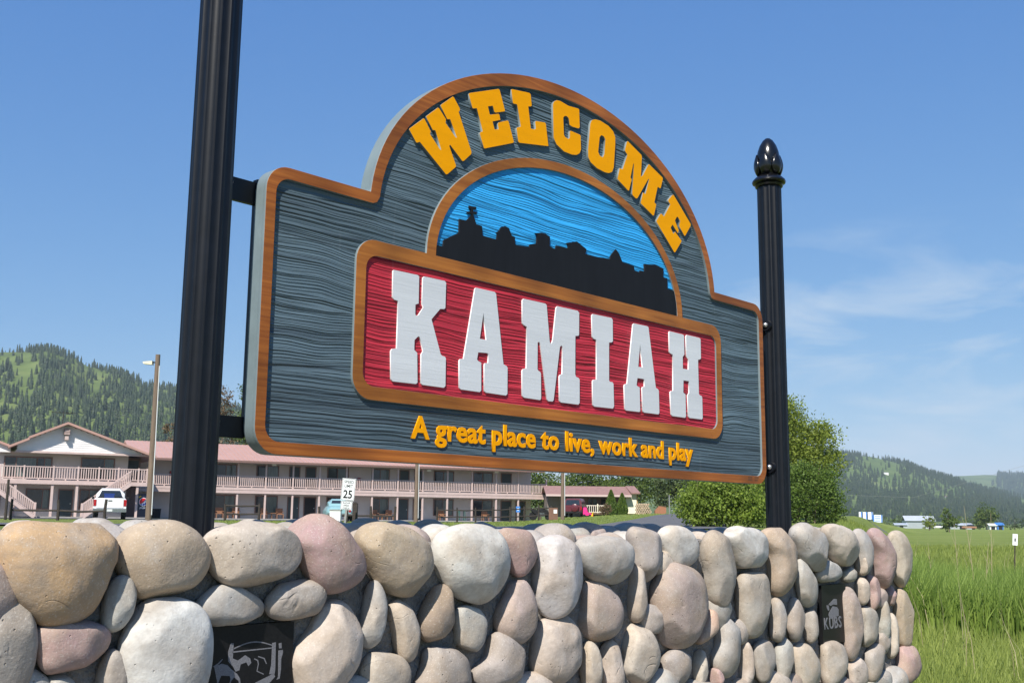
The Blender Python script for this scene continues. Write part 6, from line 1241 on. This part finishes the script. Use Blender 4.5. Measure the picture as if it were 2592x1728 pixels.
# grass in the field
M_GRASS = mat_leaf('grass_blade', (.140, .195, .036), (.37, .43, .105), .5, .35); M_GRASS2 = mat_leaf('grass_tall', (.090, .160, .028), (.33, .44, .095), .5, .5); M_STRAW = mat_leaf('straw', (.30, .25, .13), (.48, .42, .26), .2, 2.)
def blades(name, n, rmin, rmax, tmin, tmax, hfun, wfun, material, seed, label, cat, keep=None, pw=1.6):
    rs = np.random.RandomState(seed); r = rmin + (rmax - rmin) * rs.uniform(0, 1, n) ** pw; ta = rs.uniform(tmin, tmax, n); x, y = ta * r, r
    if keep is not None:
        k = keep(x, y, rs); x, y, r = x[k], y[k], r[k]
    n = len(x); z = np.array([ground_z(a, b) for a, b in zip(x, y)]); h = hfun(x, y, rs); wd = wfun(r)
    az = rs.uniform(0, 6.283, n); lean = rs.uniform(.05, .45, n) * h; dx, dy = np.cos(az), np.sin(az); wa = rs.uniform(-.9, .9, n); px, py = np.cos(wa) * wd, np.sin(wa) * wd
    P = np.stack([x, y, z - .02], 1); m1 = P + np.stack([dx * lean * .25 - .0, dy * lean * .25, h * .55], 1); tp = P + np.stack([dx * lean, dy * lean, h], 1); S = np.stack([px, py, np.zeros(n)], 1)
    V = np.stack([P - S, P + S, m1 - S * .8, m1 + S * .8, tp], 1).reshape(-1, 3); o = (np.arange(n) * 5)[:, None]
    Fq = np.concatenate([o + np.array([[0, 1, 3]]), o + np.array([[0, 3, 2]]), o + np.array([[2, 3, 4]])]); return tag(npmesh(name, V, Fq, material), label, cat, kind='stuff')
def patch(x, y): return np.array([mnoise.noise(Vector((a * .35, b * .22, 4.))) for a, b in zip(x, y)])
blades('meadow_grass', 62000, 6.5, 60, .30, .60, lambda x, y, rs: (.16 + .20 * rs.uniform(0, 1, len(x)) ** 1.4) * (1 + .5 * patch(x, y)), lambda r: .0035 + .00035 * r, M_GRASS, 3, 'short yellow green meadow grass right of the stone wall', 'grass')
blades('tall_grass', 30000, 11.2, 17.5, .30, .60, lambda x, y, rs: (.46 + .42 * rs.uniform(0, 1, len(x))) * (1 + .25 * patch(x, y)), lambda r: .0055 + .00028 * r, M_GRASS2, 4, 'tall dark green grass patch right of the stone wall', 'grass', lambda x, y, rs: rs.uniform(0, 1, len(x)) < .35 + 1.1 * (patch(x * .7, y) + .35), 1.2)
blades('bench_grass', 9000, 46, 100, -.30, .30, lambda x, y, rs: .04 + .06 * rs.uniform(0, 1, len(x)), lambda r: .006 + .0004 * r, M_GRASS, 9, 'mown grass strip between the road and the motel', 'grass', lambda x, y, rs: np.array([not in_road(a, b) for a, b in zip(x, y)]), 1.)
blades('straw_stalks', 110, 8, 30, .32, .60, lambda x, y, rs: .45 + .55 * rs.uniform(0, 1, len(x)), lambda r: .0022 + .00008 * r, M_STRAW, 5, 'dry pale stalks sticking out of the field grass', 'grass')
for i, (tx, r, h, ln) in enumerate(((.4085, 14, 1.28, -.03), (.424, 13.2, 1.52, -.10), (.437, 13.6, 1.45, .05), (.4275, 12.6, 1.10, .12), (.385, 14.5, .98, -.05))):
    x = tx * r; e = empty('dry_stalk', gz(x, r)); tag(e, ('short dry stalk leaning left in the grass', 'tallest dry weed stalk in the grass', 'tall dry stalk just right of the tallest one', 'dry stalk leaning right before the tall ones', 'lowest dry stalk nearest the wall end')[i] , 'stalk', 'dry weed stalks')
    MB().tube([(0, 0, -.02), (ln * .4, 0, h * .5), (ln, 0, h)], [.006, .005, .002], 5).build('stem', M_STRAW, e)
    for k in range(3): MB().tube([(ln * (.5 + .15 * k), 0, h * (.55 + .12 * k)), (ln * (.5 + .15 * k) + (.05 if k % 2 else -.05), .02, h * (.68 + .12 * k))], [.003, .001], 4).build('twig', M_STRAW, e)

# ------------------------------------------------------------------ air between here and the hills
hz = MB().box(-3600, 3600, -40, 5600, -4., 262.).build('haze', None); hz.data.materials.clear()
mh = bpy.data.materials.new('haze'); mh.use_nodes = True; t = mh.node_tree; t.nodes.remove(t.nodes['Principled BSDF'])
pv = t.nodes.new('ShaderNodeVolumePrincipled'); pv.inputs['Color'].default_value = (.72, .86, 1.0, 1); pv.inputs['Density'].default_value = 1.15e-4; pv.inputs['Anisotropy'].default_value = .0
t.links.new(pv.outputs[0], t.nodes['Material Output'].inputs['Volume']); hz.data.materials.append(mh); tag(hz, 'thin blue summer haze over the valley', 'haze', kind='stuff')
